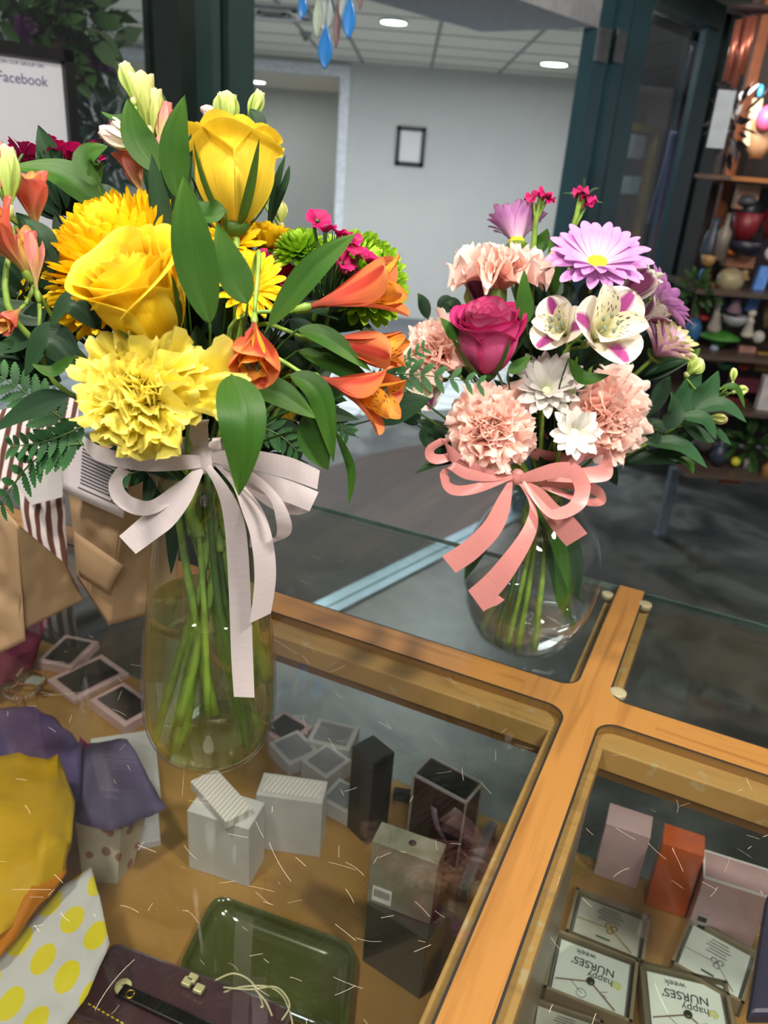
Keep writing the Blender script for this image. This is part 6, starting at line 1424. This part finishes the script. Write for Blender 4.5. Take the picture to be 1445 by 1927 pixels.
stb = stripemat('brown_stripe_paper', '5C3A2E', 'DCD3D6', 42, .9)
ys = yb+.10
k3 = foldbag('striped_paper_bag', stb, [[(28, 905, ys), (120, 890, ys), (128, 1085, ys+.0), (60, 1070, ys)], [(-40, 780, ys+.02), (150, 740, ys+.02), (140, 900, ys), (-40, 930, ys)]], 'white and brown striped paper bag behind the kraft bags', crump=.002)
k4 = foldbag('striped_paper_bag', stb, [[(228, 880, ys), (330, 870, ys), (320, 1010, ys), (232, 1000, ys)]], 'white and brown striped paper bag between the label and the vase', crump=.002)
w1_ = MB(); c = [PV(p, .6) for p in ((75, 855, ys-.03), (118, 880, ys-.03), (118, 935, ys-.03), (60, 950, ys-.03), (30, 910, ys-.03))]
w1_.poly(c); w1_.poly([c[3], c[4], c[4]+Vector((-.01, .03, -.01)), c[3]+Vector((-.005, .03, -.01))]); o = w1_.build('white_paper', mat('plain_white_paper', 'C9C9CB', .7, var=.01), smooth=False, solid=.001); tag(o, 'folded white paper in front of the striped bag at the left', 'paper')
# ------------------------------------------------------------------ display shelves at the right, in the shop
YR = 2.5
def item(nm, lab, cat, px, py, wpx, hpx, mt, kind='box', dY=0, group=None):
    """stands with its foot at (px, py+hpx/2)"""
    b = V(px, py+hpx/2, YR+dY); k = pxm(b); w_, h_ = wpx*k/2, hpx*k; m1 = MB(); T = Matrix.Translation(b)
    if kind == 'box': m1.box(b+Vector((-w_, -w_*.5, 0)), (w_*2, 0, 0), (0, w_, 0), (0, 0, h_)); o = m1.build(nm, mt, smooth=False, bevel=.002)
    elif kind == 'bowl': m1.lathe([(w_*.4, 0), (w_*.8, h_*.35), (w_, h_), (w_*.94, h_), (w_*.7, h_*.4), (.001, h_*.2)], T, 24, True); o = m1.build(nm, mt)
    elif kind == 'vase': m1.lathe([(w_*.5, 0), (w_, h_*.35), (w_*.8, h_*.65), (w_*.35, h_*.85), (w_*.5, h_), (w_*.42, h_), (w_*.3, h_*.85)], T, 24, True); o = m1.build(nm, mt)
    elif kind == 'ball': m1.ball(b+Vector((0, 0, h_/2)), 1, 12, (w_, w_, h_/2)); o = m1.build(nm, mt)
    elif kind == 'dish': m1.lathe([(w_*.3, 0), (w_*.55, h_*.7), (w_, h_*.5), (w_*.97, h_*.62), (w_*.4, h_), (.001, h_)], T, 24, True); o = m1.build(nm, mt)
    elif kind == 'bottle': m1.lathe([(w_, 0), (w_, h_*.6), (w_*.35, h_*.75), (w_*.35, h_), (.001, h_)], T, 20, True); o = m1.build(nm, mt)
    elif kind == 'plant':
        rd = random.Random(int(px)); leafblob(m1, b+Vector((0, 0, h_*.5)), 1.0*max(w_, h_/2)*.8, 70, w_*.7, w_*.3, rd, (1, .8, h_/2/max(w_, h_/2))); o = m1.build(nm, leafy)
    elif kind == 'figure':
        m1.lathe([(w_*.8, 0), (w_, h_*.1), (w_*.55, h_*.45), (w_*.7, h_*.6), (w_*.25, h_*.72)], T, 16, True); m1.ball(b+Vector((0, 0, h_*.85)), h_*.15, 10); o = m1.build(nm, mt)
    elif kind == 'slab': m1.box(b+Vector((-w_, 0, 0)), (w_*2, 0, 0), (0, .02, 0), (w_*.9, 0, h_)); o = m1.build(nm, mt, smooth=False)
    tag(o, lab, cat, group); return o
def cm_(h): return mat('c'+h, h, .45, var=.08, scale=30)
un = thing('display_shelving', V(1420, 880, YR+.2), 'open display shelving crowded with gifts at the right edge', 'shelving')
for py, x0 in ((330, 1365), (540, 1300), (660, 1290), (760, 1290), (880, 1280)):
    a = V(x0, py, YR); m1 = MB(); m1.box(a+Vector((0, -.05, -.012)), (.6, 0, 0), (0, .32, 0), (0, 0, .012)); m1.build('shelf', mat('shelf%d' % py, '4C4038' if py > 400 else '8A5A34', .4), un, smooth=False)
a = V(1372, 300, YR+.2)
for dx in (0, .55): m1 = MB(); m1.cbox(a.x+dx, a.x+dx+.03, a.y, a.y+.03, 1.0, 2.0); m1.build('upright', cm_('7A4322'), un, smooth=False)
m1 = MB(); a = V(1290, 300, YR+.3); m1.cbox(a.x+.1, a.x+1.2, a.y, a.y+.02, V(1300, 880, YR).z, 2.2); m1.build('back_panel', cm_('2E2424'), un, smooth=False)
IT = [('pink_ornament', 'glossy pink ornament on the lit upper shelf at the right edge', 'ornament', 1436, 225, 36, 44, 'D8588A', 'ball'), ('woven_basket', 'tan basket under the pink ornament at the right edge', 'basket', 1420, 268, 60, 60, 'B08A68', 'bowl'),
 ('cream_candle', 'cream pillar on the lit upper shelf', 'candle', 1405, 235, 18, 80, 'E8C9A8', 'box'), ('blue_ornament', 'small blue ornament near the top right edge', 'ornament', 1428, 172, 10, 22, '2C8AD0', 'ball'),
 ('wicker_box', 'tan wicker box on the upper right shelf', 'box', 1398, 372, 40, 44, 'B08A72', 'box'), ('dark_glass_ball', 'dark glass ball above the red bowl', 'ornament', 1405, 398, 42, 44, '1C2030', 'ball'), ('silver_ornament', 'grey metallic knot ornament above the red bowl', 'ornament', 1403, 378, 34, 20, '5A5C66', 'ball'),
 ('red_bowl', 'deep red bowl on the right hand shelving', 'bowl', 1396, 428, 56, 50, '6E1420', 'bowl'), ('red_bowl', 'deep red bowl cut off by the right edge', 'bowl', 1446, 425, 40, 50, '5E1420', 'bowl'), ('grey_vase', 'slim grey vase left of the red bowl', 'vase', 1352, 448, 24, 84, '6E6660', 'bottle'), ('glass_vase', 'dark blue glass vase beside the green door post', 'vase', 1328, 460, 36, 90, '2E3A4A', 'vase'),
 ('navy_bowl', 'navy blue bowl below the red bowl', 'bowl', 1400, 468, 66, 26, '16182A', 'bowl'), ('wooden_box', 'reddish wooden box with orange figure on top', 'box', 1385, 492, 54, 20, '8A5C46', 'box'), ('orange_bird', 'small orange figure on the wooden box', 'ornament', 1374, 474, 20, 12, 'B8642A', 'ball'), ('amber_cup', 'amber and white cup left of the wooden box', 'cup', 1330, 492, 28, 20, '8E6E3E', 'bowl'),
 ('white_ornament', 'shiny white ball at the right edge', 'ornament', 1446, 478, 22, 24, 'CFCFE0', 'ball'), ('cream_sculpture', 'cream shell sculpture in the middle of the shelving', 'sculpture', 1368, 528, 50, 46, '8E8468', 'ball'), ('gold_figure', 'small gold toned figure right of the shell sculpture', 'figurine', 1398, 514, 22, 26, '8A7448', 'figure'),
 ('blue_glass_bird', 'bright blue glass piece among the green plant', 'ornament', 1320, 518, 16, 24, '3A84B8', 'ball'), ('potted_plant', 'dark green plant beside the green door post', 'plant', 1302, 548, 70, 70, '', 'plant'), ('orange_figure', 'small orange figure above the grey rabbit', 'ornament', 1336, 538, 20, 14, 'A8562E', 'ball'),
 ('blue_banner', 'tall bright blue slab standing on the shelving', 'panel', 1412, 545, 20, 82, '5A8AD8', 'slab'), ('pale_statue', 'pale grey statue left of the dark bottle', 'statue', 1342, 585, 26, 80, '9A948C', 'figure'), ('dark_bottle', 'dark blue bottle beside the pale statue', 'bottle', 1362, 558, 18, 60, '1E2C40', 'bottle'),
 ('mauve_figurine', 'mauve figurine in the middle of the shelving', 'figurine', 1380, 568, 28, 44, '7A6274', 'figure'), ('violet_figurine', 'violet blue figurine below the mauve one', 'figurine', 1374, 592, 24, 30, '4C4C66', 'figure'), ('red_figurine', 'small red piece left of the pale statue', 'ornament', 1322, 598, 22, 12, '8A2028', 'ball'),
 ('white_figurine', 'white angel figurine on the shelf over the green dish', 'figurine', 1404, 608, 24, 52, 'BDB8AE', 'figure'), ('silver_dish', 'clear silvery dish left of the white angel', 'dish', 1380, 604, 48, 20, '8A8C92', 'bowl'), ('white_heart', 'white ring shaped ornament beneath the angel', 'ornament', 1424, 634, 22, 24, 'B4B0AC', 'ball'),
 ('blue_vase', 'round blue vase beside the lavender daisy', 'vase', 1298, 622, 30, 48, '2A5A8A', 'ball'), ('green_glass_dish', 'leaf green glass dish with a fluted rim', 'dish', 1350, 636, 74, 30, '3A7A2E', 'dish'), ('brown_ornament', 'brown and gold ornament at the far right edge', 'ornament', 1440, 560, 26, 110, '6E6248', 'vase'),
 ('glass_ball', 'clear glass ball under the green dish', 'ornament', 1342, 656, 16, 16, '8A98B0', 'ball'), ('tan_box', 'tan box on the shelf under the green dish', 'box', 1345, 672, 30, 16, '8A7458', 'box'), ('pink_box', 'dusty pink box on the shelf under the green dish', 'box', 1398, 666, 30, 30, '9A7468', 'box'), ('gold_box', 'mustard box at the right edge', 'box', 1432, 680, 34, 34, '8A6A24', 'box'),
 ('green_jar', 'green glass jar behind the leaf tips', 'jar', 1362, 688, 30, 14, '3E7A52', 'bowl'), ('orange_jar', 'small orange jar right of the green one', 'jar', 1398, 690, 18, 14, 'C04A24', 'ball'), ('burgundy_box', 'burgundy box behind the pale buds', 'box', 1395, 722, 50, 26, '4A1428', 'box'), ('burgundy_box', 'burgundy box behind the lily buds, lower one', 'box', 1378, 760, 36, 28, '5A1420', 'box'),
 ('white_cloth', 'white folded cloth at the right edge beside the burgundy boxes', 'cloth', 1436, 740, 34, 70, 'B8B4B8', 'box'), ('white_book', 'stack of pale books under the white cloth', 'book', 1412, 772, 48, 22, 'A8A498', 'box'), ('potted_plant', 'dark green plant on the low shelf at the right', 'plant', 1410, 830, 90, 80, '', 'plant'), ('yellow_ball', 'small yellow lemon ornament on the low shelf', 'ornament', 1382, 868, 17, 17, 'C8C43A', 'ball'),
 ('blue_jar', 'dusky blue jar on the low shelf', 'jar', 1348, 850, 34, 50, '2A3448', 'vase'), ('grey_jar', 'grey jar behind the ruscus tips', 'jar', 1322, 830, 44, 36, '4E4A4A', 'bowl'), ('white_bottle', 'slim white bottle right of the lemon', 'bottle', 1404, 868, 16, 34, '8E8A86', 'bottle'), ('orange_ribbon', 'flat orange strip on the floor of the shelving', 'strip', 1368, 902, 42, 8, 'A4502E', 'box'), ('amber_jar', 'amber jar at the right edge of the low shelf', 'jar', 1442, 880, 26, 44, '8A6434', 'bottle')]
for q in IT:
    nm, lb, cat, px, py, w_, h_, cc_, kd = q
    item(nm, lb, cat, px, py, w_, h_, cm_(cc_) if cc_ else None, kd, dY=(px % 7)*.012)
# pale metal table leg and table top behind the pink bouquet
lg = thing('metal_stand', V(1243, 1000, 2.1), 'pale blue grey metal stand leg behind the pink bouquet', 'stand')
a = Z(1243, 1000, .02); hh = 1.0
MB().cbox(a.x-.02, a.x+.02, a.y-.02, a.y+.02, .012, axis_z(1270, 880, a)).build('leg', mat('pale_metal', '7C8A98', .4, metal=.4), lg, smooth=False)
zt_ = axis_z(1270, 880, a); MB().cbox(a.x-.03, a.x+.03, a.y-.03, a.y+.03, 0, .012).build('foot_plate', cm_('5A6470'), lg, smooth=False)
p = V(1445, 85, 2.9); t = thing('spot_lamp', p, 'bright spot lamp at the top right edge of the photo', 'lamp'); MB().ball(p, .03, 10).build('bulb', M_['lamp'], t)
MB().lathe([(.02, .05), (.05, .0), (.048, 0), (.018, .05)], Matrix.Translation(p+Vector((0, 0, .01))), 18, True).build('shade', M_['dark'], t)
MB().tube([p+Vector((0, 0, .05)), p+Vector((0, 0, .4))], .006, 8, sub=1).build('arm', M_['dark'], t)
area('shelf_lamp', (V(1430, 150, 2.35).x, 2.35, V(1430, 150, 2.35).z), .08, 3, WARM, V(1420, 300, 2.6))
# shop ceiling and side/back walls behind the viewer, off-white
m1 = MB(); a, b = SP+SD*-4+SN*-.0, SP+SD*6+SN*-.0
m1.poly([(a.x, a.y, 2.75), (b.x, b.y, 2.75), (b.x+2.5, b.y-6, 2.75), (a.x+2.0, a.y-5, 2.75)]); struct(m1.build('ceiling_shop', M_['ceil'], smooth=False))

GR = {'yellow_rose': 'yellow roses in the left bouquet', 'football_chrysanthemum': 'yellow chrysanthemums in the left bouquet', 'yellow_carnation': 'yellow carnations in the left bouquet',
      'yellow_daisy': 'yellow daisy mums in the left bouquet', 'green_chrysanthemum': 'lime green mums in the left bouquet', 'blush_carnation': 'blush carnations in the right bouquet',
      'lavender_daisy': 'lavender daisies in the right bouquet', 'white_chrysanthemum': 'white mums in the right bouquet', 'magenta_dianthus': 'magenta dianthus in the bouquets',
      'peruvian_lily': 'peruvian lilies in the bouquets', 'fern_frond': 'fern fronds in the bouquets', 'filler_foliage': 'filler foliage in the bouquets', 'kraft_paper_bag': 'kraft bags on the counter',
      'striped_paper_bag': 'striped bags on the counter', 'perfume_box': 'perfume boxes in the case', 'gift_box': 'gift boxes in the case', 'display_card': 'cards in the gold framed case',
      'red_bowl': 'red bowls on the shelving', 'burgundy_box': 'burgundy boxes on the shelving'}
for o in C.objects:
    k = o.name.split('.')[0]
    if o.parent is None and k in GR and 'label' in o and 'group' not in o: o['group'] = GR[k]
